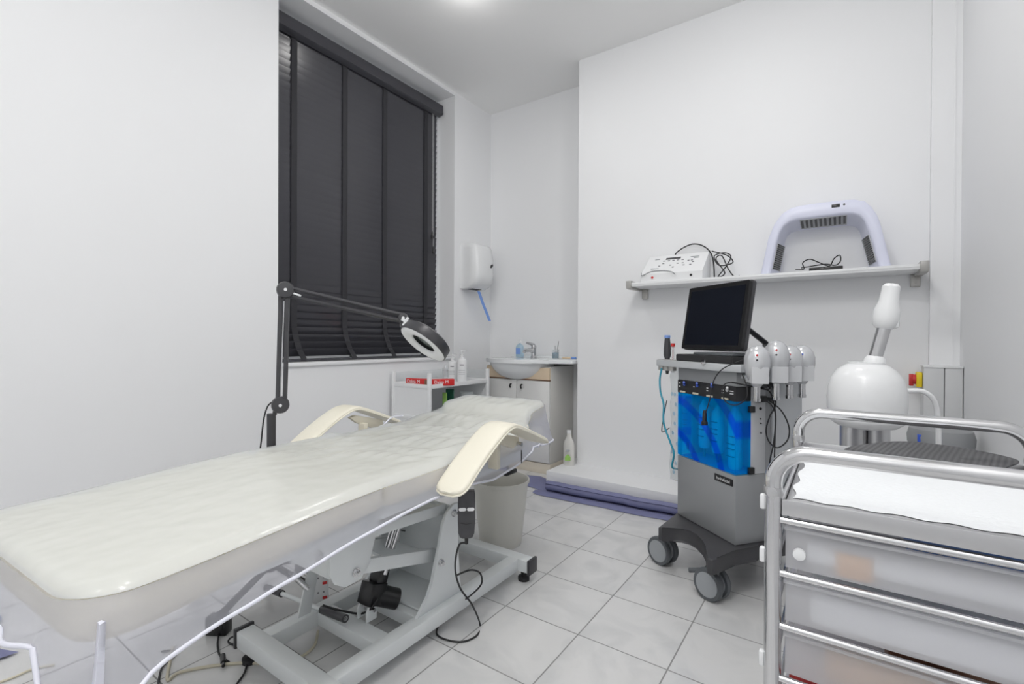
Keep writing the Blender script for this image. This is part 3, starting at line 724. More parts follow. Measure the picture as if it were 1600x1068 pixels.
# monitor
bl = mf(1063, 546, -.02); br = mf(1157, 550, -.02)
mon = basis((W+.02, .03, .957), (1, 0, 0), (0, .16, 1))
bm = NB(); prism(bm, rrect(0, .372, 0, .288, .008), -.014, .0, 'Z', 0, mx=mon @ Matrix.Translation((0, 0, .028)))
bmm = finish('monitor', bm, M['black'], t)
bm = NB(); prism(bm, rrect(-.003, .375, -.003, .291, .01), 0, .016, 'Z', .003, mx=mon @ Matrix.Translation((0, 0, -.003))); finish('back_shell', bm, M['dark'], bmm)
bm = NB(); prism(bm, rrect(.018, .354, .018, .270, .002), .0278, .0288, 'Z', 0, mx=mon); finish('screen', bm, M['screen'], bmm)
bm = NB(); prism(bm, rrect(.12, .30, .05, .12, .01), -.03, -.003, 'Z', .004, mx=mon)
tube(bm, [mon @ Vector((.30, .12, -.02)), Vector((W+.33, .19, .99)), Vector((W+.35, .17, .94))], .012, 8, flat=(.02, .008))
finish('monitor_neck', bm, M['dark'], t)
bm = NB(); box(bm, W+.12, W+.36, -.01, .20, .935, .947, .004); finish('monitor_stand', bm, M['tyre'], t)
# probe holder rail on the right side
hx = .075
bm = NB(); box(bm, .0, .06, .02, .30, .846, .862, .003); finish('holder_rail', bm, M['silverl'], t)
PRB = [(.105, .0), (.089, .110), (.063, .206), (.047, .289)]
for k, (xx, yy) in enumerate(PRB):
    bm = NB()
    pr = [(-.044, 0), (.044, 0), (.044, .062), (.037, .062), (.031, .040), (.022, .020), (.008, .008), (-.008, .008), (-.022, .020), (-.031, .040), (-.037, .062), (-.044, .062)]
    mh = basis((xx, yy, .838), Vector((.82, -.45, 0)), (0, 0, 1)) @ Matrix.Translation((0, 0, -.03))
    prism(bm, pr, 0, .06, 'Z', .003, mx=mh); hd = finish('probe_holder', bm, M['lightgrey'], t)
    p0 = Vector((xx, yy, .80)); 
for k, (hx, yy) in enumerate(PRB):
    wp = MN+(MX*hx+MY*yy)*MK
    lab = ['front silver egg-shaped probe with red dot in its holder', 'second and highest silver probe with red dot', 'third silver probe, partly hidden behind the highest', 'rearmost silver probe with blue dot'][k]
    o = thing('handheld_probe', lab, 'probe', (wp.x, wp.y, .79+.0*k), 0, 'silver probes in the side holders')
    dz = .018 if k == 1 else 0
    bm = NB(); lathe(bm, [(.0, .032+dz), (.014, .042+dz), (.028, .062+dz), (.039, .09+dz), (.044, .12+dz), (.044, .145+dz), (.037, .168+dz), (.024, .185+dz), (.01, .191+dz), (0, .192+dz)], seg=28, sx=1, sy=1); finish('shell', bm, M['pearl'], o, ang=60)
    bm = NB(); lathe(bm, [(.012, .0-.012), (.012, .05)], seg=16); lathe(bm, [(.014, -.012), (.0145, -.0), (.012, 0)], seg=16); finish('stem', bm, M['chrome'], o)
    v = (CAM-Vector((wp.x, wp.y, .95))).normalized(); v.z = 0; v.normalize()
    for zz, mm_, rr in ((.158, 'redk' if k < 3 else 'bluek', .004), (.140, 'black', .0035)):
        rad = .0415 if zz == .158 else .0432
        bm = NB(); lathe(bm, [(rr, 0), (rr, .003), (0, .0035)], v*(rad-.001)+Vector((0, 0, zz+dz)), v, 12); finish('dot', bm, M[mm_], o)
# left side tool holder, handpiece and hose
bm = NB()
for xx in (-.50, -.46, -.42): lathe(bm, [(.012, .85), (.020, .85), (.020, .905), (.012, .905), (.012, .85)], (xx, .0, 0), seg=16)
finish('tool_holder', bm, M['bracket'], t)
hp = MN+MX*(-.46*MK)
t2 = thing('handpiece', 'dark handpiece with blue end standing in the machine tool holder', 'handpiece', (hp.x, hp.y, .86))
bm = NB(); lathe(bm, [(.006, -.02), (.009, .0), (.011, .05), (.017, .07), (.0165, .10), (.012, .15)], seg=20); finish('grip', bm, M['dark'], t2)
bm = NB(); lathe(bm, [(.0125, .149), (.0135, .152), (.0135, .162), (.011, .163), (0, .163)], seg=20); finish('tip', bm, M['bluet'], t2)
hp = MN+MX*(-.415*MK)
t2 = thing('glass_applicator', 'thin glass applicator with red cap beside the dark handpiece', 'applicator', (hp.x, hp.y, .86))
bm = NB(); cyl(bm, (0, 0, -.01), (0, 0, .11), .008, 12); finish('glass', bm, M['clear'], t2)
bm = NB(); cyl(bm, (0, 0, .11), (0, 0, .125), .010, 12); cyl(bm, (0, 0, 0), (0, 0, .11), .002, 8); finish('cap', bm, M['redk'], t2)
# hanging clear bag on the left side
t2 = thing('hanging_plastic_bag', 'clear patterned plastic bag hanging on the left of the facial machine', 'bag', tuple(MN+MX*(-.42*MK)+Vector((0, 0, .35))), RZ)
bm = NB(); rows = []
for j in range(14):
    z = .52*j/13; wv = .05+.004*math.sin(j*1.7)
    rows.append([(-wv-.003*math.sin(j), .03, z), (-wv*.4, .008+.006*math.sin(j*2.), z), (wv*.3, .012-.005*math.sin(j*1.4), z), (wv*.75, .03, z), (0, .05, z)])
loft(bm, [[Vector(p) for p in r] for r in rows]); finish('film', bm, M['clear'], t2, ang=80)
bm = NB()
for j in range(9):
    for i in (0, 1):
        if (i+j) % 2 and j < 8: continue
        lathe(bm, [(.009, 0), (.009, .0015), (0, .0016)], (.012+.022*i-.008*(j % 3), .004, .04+.045*j), (0, -1, 0), 12)
finish('printed_spot', bm, M['soap'], t2)
bm = NB(); tube(bm, [(-.485, .10, .86), (-.485, .10, .335)], .003, 8); tube(bm, [(-.485, .10, .345), (-.385, .10, .345)], .002, 6); finish('hanger_rod', bm, M['grey'], t)
bm = NB()
for (x, y) in ((1188, 638), (1188.5, 661), (1188, 654), (1189, 676)):
    a = ms(x, y, .001); lathe(bm, [(.006 if y < 640 else .003, 0), (.006 if y < 640 else .003, .003), (0, .003)], a, (1, 0, 0), 12)
finish('side_port', bm, M['black'], t)
# size the cabinet parts to their true size about the floor corner
SM = Matrix.Translation((0, 0, 1-MK)) @ Matrix.Diagonal((MK, MK, MK, 1))
done = set()
def size(o):
    for ch in o.children:
        if ch.data.name not in done: ch.data.transform(SM); done.add(ch.data.name)
        size(ch)
size(t); t.location = MN
# base with concave front, castors
def bz_(x, y, z): return None
bm = NB(); w2 = W*MK
fr = [(w2-.01, .0)]
for (px, py) in ((1029, 823), (1034, 821+4), (1052, 824), (1066, 825.5), (1080, 829), (1091, 835), (1101, 845), (1106, 854), (1104, 864), (1105, 872), (1113, 875.5), (1122, 873), (1147, 858.5), (1181, 852)):
    p = onp(px, py, (0, 0, .205), Vector((0, 0, 1)))-MN; fr.append((p.dot(MX), p.dot(MY)))
fr += [(.02, .10), (.01, .30), (.045, .39), (.0, .43), (-.06, .39), (w2+.06, .39), (w2, .43), (w2-.045, .39), (w2-.01, .30)]
prism(bm, fr, .148, .207, 'Z', .007, 3); finish('castor_base', bm, M['basebl'], t)
for k, (x, y, an) in enumerate(((w2+.010, -.072, .25), (-.038, -.065, .25), (w2+.0, .37, .4), (.0, .37, -.5))):
    mz = Matrix.Translation((x, y, .061)) @ Matrix.Rotation(an, 4, 'Z')
    bm = NB(); box(bm, -.016, .022, -.022, .03, .0, .088, .010, mx=mz); ca = finish('castor', bm, M['hub'], t)
    for sg in (-1, 1):
        mt = mz @ Matrix.Translation((0, sg*.024-.012, 0))
        bm = NB(); lathe(bm, [(.042, -.011), (.058, -.011), (.062, -.004), (.062, .004), (.058, .011), (.042, .011), (.042, -.011)], (0, 0, 0), (0, 1, 0), 32); bmesh.ops.transform(bm, matrix=mt, verts=bm.verts[:]); finish('tyre', bm, M['tyre'], ca)
        bm = NB(); lathe(bm, [(.0, -.014), (.046, -.013), (.048, -.009), (.048, .009), (.046, .013), (0, .014)], (0, 0, 0), (0, 1, 0), 32); bmesh.ops.transform(bm, matrix=mt, verts=bm.verts[:]); finish('wheel_hub', bm, M['hub'], ca)
    if k == 1:
        bm = NB(); tube(bm, [mz @ Vector((-.04, -.0, .03)), mz @ Vector((-.065, -.015, .022)), mz @ Vector((-.095, -.025, .012))], .010, 8); finish('brake_lever', bm, M['tyre'], ca)
def mw(px, py, off): return onp(px, py, MN+MY*off, MY)
wire('blue hose hanging from the dark handpiece', [mw(1034, 575, -.02), mw(1031, 592, -.03), mw(1032, 612, -.03), mw(1037, 632, -.03), mw(1037, 660, -.03), mw(1047, 690, -.02), mw(1053, 708, -.01), mw(1050, 728, 0), mw(1056, 732, .02), mw(1064, 733, .05)], .0045, 'blueh', 'blue_hose', 'hose')
wire('thin black lead with small plug beside the blue hose', [mw(1042, 625, .0), mw(1037, 650, -.0), mw(1034, 673, -.01), mw(1040, 672, -.01), mw(1046, 668, 0)], .0022, 'black')
# cables of the machine
wire('black probe lead curving down in front of the blue window', [mw(1172, 558, -.02), mw(1150, 566, -.05), mw(1128, 577, -.05), mw(1115, 595, -.05), mw(1110, 620, -.05), mw(1104, 640, -.05), mw(1102, 645, -.05)], .0022, 'blackm')
bm = NB(); lathe(bm, [(.004, .03), (.008, .02), (.009, -.015), (.013, -.018), (.013, -.03), (.006, -.031)], seg=16)
tip = mw(1101, 648, -.05); solo('jack_plug', 'black jack plug dangling before the blue window', 'plug', bm, M['black'], tuple(tip-Vector((0, 0, .01))))
wire('black lead looping low from the tray rim over the blue window', [mw(1160, 585, -.04), mw(1167, 605, -.04), mw(1166, 622, -.04), mw(1152, 632, -.04), mw(1138, 630, -.04), mw(1130, 620, -.04), mw(1130, 603, -.04), mw(1142, 597, -.045), mw(1165, 601, -.02), ], .0022, 'blackm')
def mr(px, py, off): return onp(px, py, MN+MX*off, MX)
CC = thing('cable_connectors', 'black connector plugs on the right side of the facial machine', 'plugs', tuple(mr(1186, 614, .0)), RZ)
bm = NB()
for dz in (.035, -.02):
    box(bm, .0, .03, -.03, .012, dz-.012, dz+.012, .003); cyl(bm, (.015, .01, dz), (.015, .06, dz-.006), .008, 10)
finish('plug', bm, M['black'], CC)
for k, (pts, lab) in enumerate((
    ([(1190, 606), (1203, 612), (1209, 630), (1212, 650), (1211, 680), (1210, 715), (1210, 740)], 'black cable falling straight from the upper side plug'),
    ([(1190, 621), (1204, 627), (1222, 643), (1233, 668), (1230, 688), (1215, 699), (1202, 690), (1197, 672), (1203, 650), (1212, 632), (1209, 610), (1205, 598)], 'black cable making a large round loop on the right side'),
    ([(1190, 622), (1205, 632), (1212, 650), (1209, 690), (1203, 720), (1203, 745)], 'black cable falling from the lower side plug'),
    ([(1143, 597), (1168, 602), (1195, 608), (1203, 606), (1196, 600)], 'thin black lead running to the upper side plug'))):
    wire(lab, [mr(x, y, .035+.006*k) if i < 99 else 0 for i, (x, y) in enumerate(pts)], .0026, 'blackm', group='cables on the machine side')
# bottles behind the blue window
for k, (px, yy, r_, h_, z0, lab) in enumerate(((1075, .085, .030, .22, .505, 'leftmost bottle behind the blue window'), (1101, .07, .026, .22, .505, 'second bottle from the left behind the blue window'), (1122, .07, .026, .21, .50, 'third bottle from the left behind the blue window'), (1149, .06, .028, .26, .459, 'tallest bottle behind the right of the blue window'))):
    a = onp(px, 660, MN+MY*(yy*MK), MY); z0 = 1-(1-z0)*MK; r_ *= MK; h_ *= MK
    o = thing('serum_bottle', lab, 'bottle', (a.x, a.y, z0), RZ, 'bottles in the blue cabinet')
    bm = NB(); lathe(bm, [(r_*.8, 0), (r_, .012), (r_, h_-.03), (r_*.5, h_-.01), (r_*.4, h_)], seg=24); finish('bottle', bm, M['bottleb'], o)
    bm = NB()
    for z in (.05, .08, .10, .13): box(bm, -r_*.7, r_*.7, -r_-.001, -r_*.6, z, z+.004)
    finish('print_line', bm, M['inkgrey'], o)
    if z0 > .49:
        bm = NB(); lathe(bm, [(.006, -.04), (.007, .005)], seg=12); finish('nozzle', bm, M['grey'], o)

# ---------------------------------------------------------------- facial steamer
t = thing('facial_steamer', 'white facial steamer with round head and angled nozzle behind the trolley', 'steamer', (.056, 1.76, 0))
bm = NB(); lathe(bm, [(.0, .742), (.04, .742), (.075, .75), (.094, .765), (.097, .775), (.095, .782), (.097, .80), (.098, .83), (.096, .86), (.088, .89), (.072, .915), (.052, .93), (.045, .932), (.045, .938), (0, .94)], seg=48); finish('head', bm, M['white'], t, ang=50)
bm = NB(); cyl(bm, (-.03, 0, .62), (-.03, 0, .745), .034, 24); cyl(bm, (.03, .0, .62), (.03, .0, .745), .028, 24); box(bm, -.07, .065, -.045, .04, .56, .66, .01); finish('water_tank', bm, M['steel'], t)
bm = NB(); cyl(bm, (0, 0, .06), (0, 0, .58), .016, 20); finish('column', bm, M['whitem'], t)
for k in range(5):
    a = 2*PI*k/5+.3
    bm = NB(); tube(bm, [(0, 0, .075), (math.cos(a)*.12, math.sin(a)*.12, .065), (math.cos(a)*.2, math.sin(a)*.2, .055)], .014, 8); lg = finish('foot', bm, M['whitem'], t)
    bm = NB(); lathe(bm, [(.018, -.009), (.021, 0), (.018, .009)], (math.cos(a)*.2, math.sin(a)*.2, .0215), (math.cos(a+1.5), math.sin(a+1.5), 0), 14); finish('wheel', bm, M['tyre'], lg)
a0 = at(1367, 560, 'Y', 1.76)-Vector((.056, 1.76, 0)); a1 = at(1381, 513, 'Y', 1.76)-Vector((.056, 1.76, 0)); a2 = at(1390, 463, 'Y', 1.76)-Vector((.056, 1.76, 0))
bm = NB(); lathe(bm, [(.028, 0), (.026, .012), (.02, .02)], a0-Vector((.0, 0, .012)), (.1, 0, 1), 20); finish('collar', bm, M['white'], t)
dirn = (a1-a0).normalized()
bm = NB(); cyl(bm, a0, a1+dirn*.01, .0172, 20); finish('arm_tube', bm, M['steel'], t)
d2 = (a2-a1).normalized()
bm = NB(); lathe(bm, [(.020, 0), (.029, .01), (.032, .03), (.031, .055), (.024, .078), (.022, .105), (.0215, .122), (.015, .130), (0, .131)], a1, d2, 24)
box(bm, -.004, .028, -.012, .012, .0, .07, .008, mx=basis(a1+Vector((.008, 0, 0)), (1, 0, 0), (0, 1, 0)))
finish('nozzle_head', bm, M['white'], t)
wire('white ribbed steam hose behind the steamer head', [(.15, 1.80, .855), (.19, 1.81, .855), (.215, 1.82, .83), (.225, 1.83, .78), (.228, 1.84, .70), (.23, 1.85, .60), (.10, 1.84, .55)], .007, 'white', 'steam_hose', 'hose')

# ---------------------------------------------------------------- metal drawer trolley (near right)
CX0, CX1, CY0, CY1 = -.09, .312, .862, 1.37
t = thing('metal_drawer_trolley', 'stainless steel trolley with frosted drawers in the right foreground', 'trolley', ((CX0+CX1)/2, (CY0+CY1)/2, 0))
def cl(x, y, z): return Vector((x-(CX0+CX1)/2, y-(CY0+CY1)/2, z))
for y in (CY0, CY1):
    r = .0125; z1 = .826; rc = .05
    P = [cl(CX0, y, .07), cl(CX0, y, z1-rc)]
    for k in range(1, 8): a = PI/2*k/8; P.append(cl(CX0+rc-rc*math.cos(a), y, z1-rc+rc*math.sin(a)))
    P += [cl(CX0+rc, y, z1), cl(CX1-rc, y, z1)]
    for k in range(1, 8): a = PI/2*k/8; P.append(cl(CX1-rc+rc*math.sin(a), y, z1-rc+rc*math.cos(a)))
    P += [cl(CX1, y, z1-rc), cl(CX1, y, .07)]
    bm = NB(); tube(bm, P, r, 20); hp_ = finish('frame_tube', bm, M['chrome'], t, ang=60)
    for x in (CX0, CX1):
        bm = NB(); lathe(bm, [(.0135, -.006), (.0145, 0), (.0135, .006)], cl(x, y, .762), (0, 0, 1), 20); finish('joint_collar', bm, M['steel'], hp_)
        bm = NB(); lathe(bm, [(.008, 0), (.008, .004), (0, .005)], cl(x, y-.012, .762), (0, -1, 0), 14); finish('joint_rivet', bm, M['steel'], hp_)
    for x in (CX0, CX1):
        bm = NB(); lathe(bm, [(.026, -.011), (.03, 0), (.026, .011)], cl(x, y, .031), (1, 0, 0), 18); box(bm, *(lambda c: (c.x-.016, c.x+.016, c.y-.012, c.y+.012, .04, .075))(cl(x, y, 0)), .004); finish('castor', bm, M['tyre'], t)
# top tray
c0 = cl(CX0, CY0, 0); c1 = cl(CX1, CY1, 0)
bm = NB(); box(bm, c0.x+.014, c1.x-.014, c0.y-.002, c1.y+.002, .728, .738, .002)
for (a, b, c, d) in ((c0.x+.012, c1.x-.012, c0.y-.006, c0.y-.003), (c0.x+.012, c1.x-.012, c1.y+.003, c1.y+.006), (c0.x+.010, c0.x+.013, c0.y, c1.y), (c1.x-.013, c1.x-.010, c0.y, c1.y)): box(bm, a, b, c, d, .727, .752, .001)
finish('top_tray', bm, M['steel'], t)
# rails and drawers
for k, z in enumerate((.722, .638, .555, .472, .389, .306, .223)):
    bm = NB(); cyl(bm, (c0.x+.01, c0.y-.002, z-.004), (c1.x-.01, c0.y-.002, z-.004), .0055, 12); cyl(bm, (c0.x+.01, c1.y, z-.004), (c1.x-.01, c1.y, z-.004), .0055, 12)
    for x in (c0.x, c1.x): cyl(bm, (x, c0.y, z-.004), (x, c1.y, z-.004), .004, 8)
    finish('drawer_rail', bm, M['chrome'], t)
    if z > .25:
        bm = NB(); x0, x1, y0, y1 = c0.x+.017, c1.x-.017, c0.y+.002, c1.y-.005; zb, zt = z-.078, z-.016
        box(bm, x0, x1, y0, y0+.003, zb, zt, .001); box(bm, x0, x1, y1-.003, y1, zb, zt, .001); box(bm, x0, x0+.003, y0, y1, zb, zt, .001); box(bm, x1-.003, x1, y0, y1, zb, zt, .001); box(bm, x0, x1, y0, y1, zb, zb+.003)
        box(bm, x0-.002, x1+.002, y0-.006, y0+.003, zt-.002, zt+.003, .001)
        dr = finish('drawer', bm, M['frost'], t)
        if k == 0:
            bm = NB(); lathe(bm, [(.009, 0), (.0085, .006), (0, .008)], (c0.x+.036, y0, zb+.025), (0, -1, 0), 18); finish('round_clip', bm, M['white'], dr)
for z in (.742, .657, .49):
    bm = NB(); box(bm, c0.x-.019, c0.x-.011, c0.y-.006, c0.y+.006, z-.012, z+.012, .003); finish('side_clip', bm, M['white'], t)
# drawer contents
def content(name, label, cat, x0, x1, y0, y1, z0, h, m, round_=False):
    bm = NB()
    if round_: cyl(bm, (-(x1-x0)/2, 0, h/2), ((x1-x0)/2, 0, h/2), h/2, 20)
    else: prism(bm, rrect(-(x1-x0)/2, (x1-x0)/2, -(y1-y0)/2, (y1-y0)/2, .006), 0, h, 'Z', .004)
    return solo(name, label, cat, bm, M[m], ((x0+x1)/2, (y0+y1)/2, z0))
content('tissue_roll', 'white tissue roll inside the top drawer of the metal trolley', 'tissue roll', -.045, .27, .868, .915, .648, .045, 'paperw', True)
content('cotton_pouch', 'orange-printed pouch in the top drawer of the metal trolley', 'pouch', -.01, .04, .867, .89, .648, .035, 'orange')
content('blue_packet', 'blue packet showing at the top of the top drawer', 'packet', .09, .25, 1.0, 1.1, .648, .055, 'bluet')
content('towel_stack', 'folded white towel in the second trolley drawer', 'towel', -.04, .27, .872, 1.1, .564, .045, 'paperw')
content('wooden_stick_pack', 'tan stick pack in the third trolley drawer', 'sticks', -.02, .15, .88, .92, .481, .045, 'tan')
content('brown_case', 'dark brown case in the third trolley drawer', 'case', .06, .25, .94, 1.05, .481, .05, 'brown')
content('red_case', 'red case in the fourth trolley drawer', 'case', -.07, .0, .87, .95, .398, .048, 'redk')
content('beige_box', 'beige box in the fourth trolley drawer beside the red case', 'box', .02, .12, .88, .96, .398, .045, 'tan')
# paper mat on the tray with embossed scalloped edge
bm = NB(); nx, ny = 40, 30; g = []
for j in range(ny+1):
    row = []
    for i in range(nx+1):
        u, v = i/nx, j/ny
        x = CX0+.022+(CX1-CX0-.05)*u; y = CY0-.002+(CY1-CY0-.002)*v
        y += max(0, .058*(1-v*3)); y += (.004*math.sin(i*.9) if j == 0 else 0)
        if j == ny: y += .004*math.sin(i*.7)-.004
        if i == 0: x += .004*math.sin(j*.8)
        z = .7405+.0016*math.sin(u*9+v*4)*math.sin(v*7)+(.0045*max(0, 1-v*6))
        z = max(z, .7388); z = .7388+(z-.7388)*min(1, v*5+.05)
        row.append(bm.verts.new((x, y, z)))
    g.append(row)
for j in range(ny):
    for i in range(nx): bm.faces.new((g[j][i], g[j][i+1], g[j+1][i+1], g[j+1][i]))
pm_ = solo('paper_tray_liner', 'white paper liner covering the top of the metal trolley', 'paper liner', bm, M['paperw'], ang=80)
# dark ribbed oval mat, slightly curled
bm = NB()
corners = [at(1320, 700, 'Z', .765), at(1400, 689, 'Z', .765), at(1490, 697, 'Z', .765), at(1585, 716, 'Z', .762), at(1578, 727, 'Z', .755), at(1525, 740, 'Z', .748), at(1440, 724, 'Z', .75), at(1360, 712, 'Z', .757)]
for c in corners: c.z = max(.7475, c.z)
pts = catm(corners, 6, True); cc = sum(pts, Vector())/len(pts)
rr = []
for s in (1.0, .8, .6, .4, .2): rr.append([bm.verts.new(cc+(p-cc)*s+Vector((0, 0, -.002*(1-s)))) for p in pts])
lo_ = [bm.verts.new(v.co-Vector((0, 0, .003))) for v in rr[0]]
n = len(pts)
for a in range(4):
    for k in range(n): bm.faces.new((rr[a][k], rr[a][(k+1) % n], rr[a+1][(k+1) % n], rr[a+1][k]))
bm.faces.new(rr[4]); bm.faces.new(lo_[::-1])
for k in range(n): bm.faces.new((lo_[k], lo_[(k+1) % n], rr[0][(k+1) % n], rr[0][k]))
def ribbed():
    m = mat('dark ribbed mat', (.10, .10, .105), .45); nt = m.node_tree; b = nt.nodes['Principled BSDF']
    tc = nt.nodes.new('ShaderNodeTexCoord'); mp = nt.nodes.new('ShaderNodeMapping'); mp.inputs['Rotation'].default_value = (0, 0, .25)
    wv = nt.nodes.new('ShaderNodeTexWave'); wv.inputs['Scale'].default_value = 34; wv.bands_direction = 'X'
    nt.links.new(tc.outputs['Object'], mp.inputs[0]); nt.links.new(mp.outputs[0], wv.inputs['Vector'])
    cr = nt.nodes.new('ShaderNodeValToRGB'); cr.color_ramp.elements[0].color = (.05, .05, .054, 1); cr.color_ramp.elements[1].color = (.095, .095, .10, 1)
    nt.links.new(wv.outputs['Fac'], cr.inputs[0]); nt.links.new(cr.outputs[0], b.inputs['Base Color'])
    bp = nt.nodes.new('ShaderNodeBump'); bp.inputs['Strength'].default_value = .5; bp.inputs['Distance'].default_value = .002
    nt.links.new(wv.outputs['Fac'], bp.inputs['Height']); nt.links.new(bp.outputs['Normal'], b.inputs['Normal']); return m
M['ribbed'] = ribbed()
solo('ribbed_mat', 'dark grey ribbed oval mat lying on the trolley paper', 'mat', bm, M['ribbed'])

# ---------------------------------------------------------------- treatment bed
BO = Vector((-1.28, .25, 0)); TH = math.radians(3.8)
t = thing('treatment_bed', 'cream padded electric treatment bed on a pale metal base', 'treatment bed', tuple(BO))
Rz = Matrix.Rotation(TH, 3, 'Z')
def bt(x, y, z): return Rz @ Vector((x, y, z))          # table-top frame
def bw(p): return Vector(p)-BO                           # world to bed coordinates
def ztop(y):
    P = [(-.3, .597), (.0, .600), (.58, .620), (.70, .618), (1.25, .617), (1.43, .640), (1.49, .655), (1.525, .684), (1.56, .692), (1.69, .704), (1.73, .695), (1.8, .66)]
    for (a, za), (b, zb) in zip(P, P[1:]):
        if a <= y <= b:
            s = (y-a)/(b-a); s = s*s*(3-2*s); return za+(zb-za)*s
    return P[0][1] if y < P[0][0] else P[-1][1]
def cushion(name, y0, y1, wf_, th, r0, r1, label=None, zf=ztop, e=.022, mtl='cream'):
    """rounded pad: half-width wf_(y), thickness th(y), plan corner radii r0/r1"""
    ys = []
    for k in range(9): ys.append(y0+r0*(1-math.cos(PI/2*k/8)))
    nmid = max(3, int((y1-y0-r0-r1)/.04))
    for k in range(1, nmid): ys.append(y0+r0+(y1-y0-r0-r1)*k/nmid)
    for k in range(9): ys.append(y1-r1+r1*math.sin(PI/2*k/8))
    rings = []
    for y in ys:
        hw = wf_(y)
        if y < y0+r0: s = (y0+r0-y)/r0; hw -= r0*(1-math.sqrt(max(0, 1-s*s)))
        if y > y1-r1: s = (y-(y1-r1))/r1; hw -= r1*(1-math.sqrt(max(0, 1-s*s)))
        d = min(y-y0, y1-y)
        ez = 0 if d > e else e*(1-math.sqrt(max(0, 1-(1-d/e)**2)))*.8
        zt = zf(y)-ez; zb = zf(y)-th(y)+ez
        ring = []; q_ = min(e, hw*.5, (zt-zb)*.45)
        for (sx, sz, a0) in ((1, 1, 0), (-1, 1, 90), (-1, -1, 180), (1, -1, 270)):
            for k in range(5):
                a = math.radians(a0+90*k/4)
                ring.append(bt(sx*(hw-q_)+q_*math.cos(a), y, (zt-q_ if sz > 0 else zb+q_)+q_*math.sin(a)))
            if sz > 0 and sx > 0:
                for k in range(1, 8): ring.append(bt((hw-q_)*(1-k/4), y, zt+.0*k))
        rings.append(ring)
    bm = NB(); loft(bm, rings); o = finish(name, bm, M[mtl], t, ang=60)
    if label: o['label'] = label
    return o
def w_leg(y): return .325
def w_back(y): return .322 if y < .8 else (.322-.03*min(1, (y-.8)/.15))
def w_head(y): return .235
cushion('leg_cushion', -.05, .583, w_leg, lambda y: .092-.02*max(0, y)/.58, .085, .03)
cushion('back_cushion', .59, 1.47, w_back, lambda y: .075, .03, .06)
cushion('head_cushion', 1.49, 1.725, w_head, lambda y: .07, .03, .07)
# piping around the leg cushion
bm = NB(); P = []
def edge_pts(y0, y1, wf_, r0, r1, dz, off=.002):
    R_ = []; L2 = []
    for k in range(9): R_.append(y0+r0*(1-math.cos(PI/2*k/8)))
    for k in range(1, 12): R_.append(y0+r0+(y1-y0-r0-r1)*k/12)
    for k in range(9): R_.append(y1-r1+r1*math.sin(PI/2*k/8))
    for y in R_:
        hw = wf_(y)
        if y < y0+r0: s = (y0+r0-y)/r0; hw -= r0*(1-math.sqrt(max(0, 1-s*s)))
        if y > y1-r1: s = (y-(y1-r1))/r1; hw -= r1*(1-math.sqrt(max(0, 1-s*s)))
        L2.append((hw+off-.003, y))
    return [bt(h, y, ztop(y)+dz) for h, y in L2]+[bt(-h, y, ztop(y)+dz) for h, y in L2[::-1]]
tube(bm, edge_pts(-.05, .583, w_leg, .085, .03, -.012), .0032, 8, closed=True); finish('piping', bm, M['cream'], t.children[0])
# armrests: arched pads
def arm(sgn):
    path = [(.76, .548), (.80, .575), (.87, .622), (.95, .668), (1.01, .695), (1.045, .703), (1.08, .700), (1.16, .672), (1.27, .628), (1.345, .597)]
    cs = catm([Vector((0, a, b)) for a, b in path], 4); hw = .055; th = .024; bm = NB(); rings = []
    n = len(cs)
    for i, p in enumerate(cs):
        a = cs[max(i-1, 0)]; b = cs[min(i+1, n-1)]; tg = (b-a).normalized(); nn = Vector((0, -tg.z, tg.y))
        s = min(1, (i+.35)/4, (n-1-i+.35)/4); h = hw*math.sqrt(max(0, 1-(1-s)**2)); h = max(h, .02)
        ring = []
        for k in range(16):
            an = 2*PI*k/16; cx_ = abs(math.cos(an))**.5*(1 if math.cos(an) > 0 else -1); sy_ = abs(math.sin(an))**.7*(1 if math.sin(an) > 0 else -1)
            ring.append(bt(sgn*.385+cx_*h, p.y+nn.y*sy_*th/2*(.45 if sy_ < 0 else 1), p.z+nn.z*sy_*th/2*(.45 if sy_ < 0 else 1)))
        rings.append(ring)
    loft(bm, rings); o = finish('armrest', bm, M['cream'], t, ang=60)
    bm = NB(); P = []
    for i, p in enumerate(cs):
        s = min(1, (i+.35)/4, (n-1-i+.35)/4); h = max(hw*math.sqrt(max(0, 1-(1-s)**2)), .02); P.append((h, p))
    Q = [bt(sgn*.385+h, p.y, p.z-.003) for h, p in P]+[bt(sgn*.385-h, p.y, p.z-.003) for h, p in P[::-1]]
    tube(bm, Q, .003, 8, closed=True); finish('armrest_piping', bm, M['cream'], o)
    bm = NB(); x0 = sgn*.385
    prism(bm, [(1.03, .668), (1.06, .675), (1.21, .636), (1.22, .61), (1.17, .60), (1.07, .64)], min(x0-.04*sgn, x0-.02*sgn), max(x0-.04*sgn, x0-.02*sgn), 'X', .002)
    box(bm, min(x0-.07*sgn, x0-.03*sgn), max(x0-.07*sgn, x0-.03*sgn), 1.08, 1.10, .54, .64, .003)
    bm.transform(Matrix.Rotation(TH, 4, 'Z')); finish('armrest_bracket', bm, M['creamd'], o)
    bm = NB(); cyl(bm, (x0-.03*sgn, 1.2, .612), (x0+.0*sgn, 1.2, .612), .008, 12); bm.transform(Matrix.Rotation(TH, 4, 'Z')); finish('bracket_bolt', bm, M['chrome'], o)
arm(1); arm(-1)
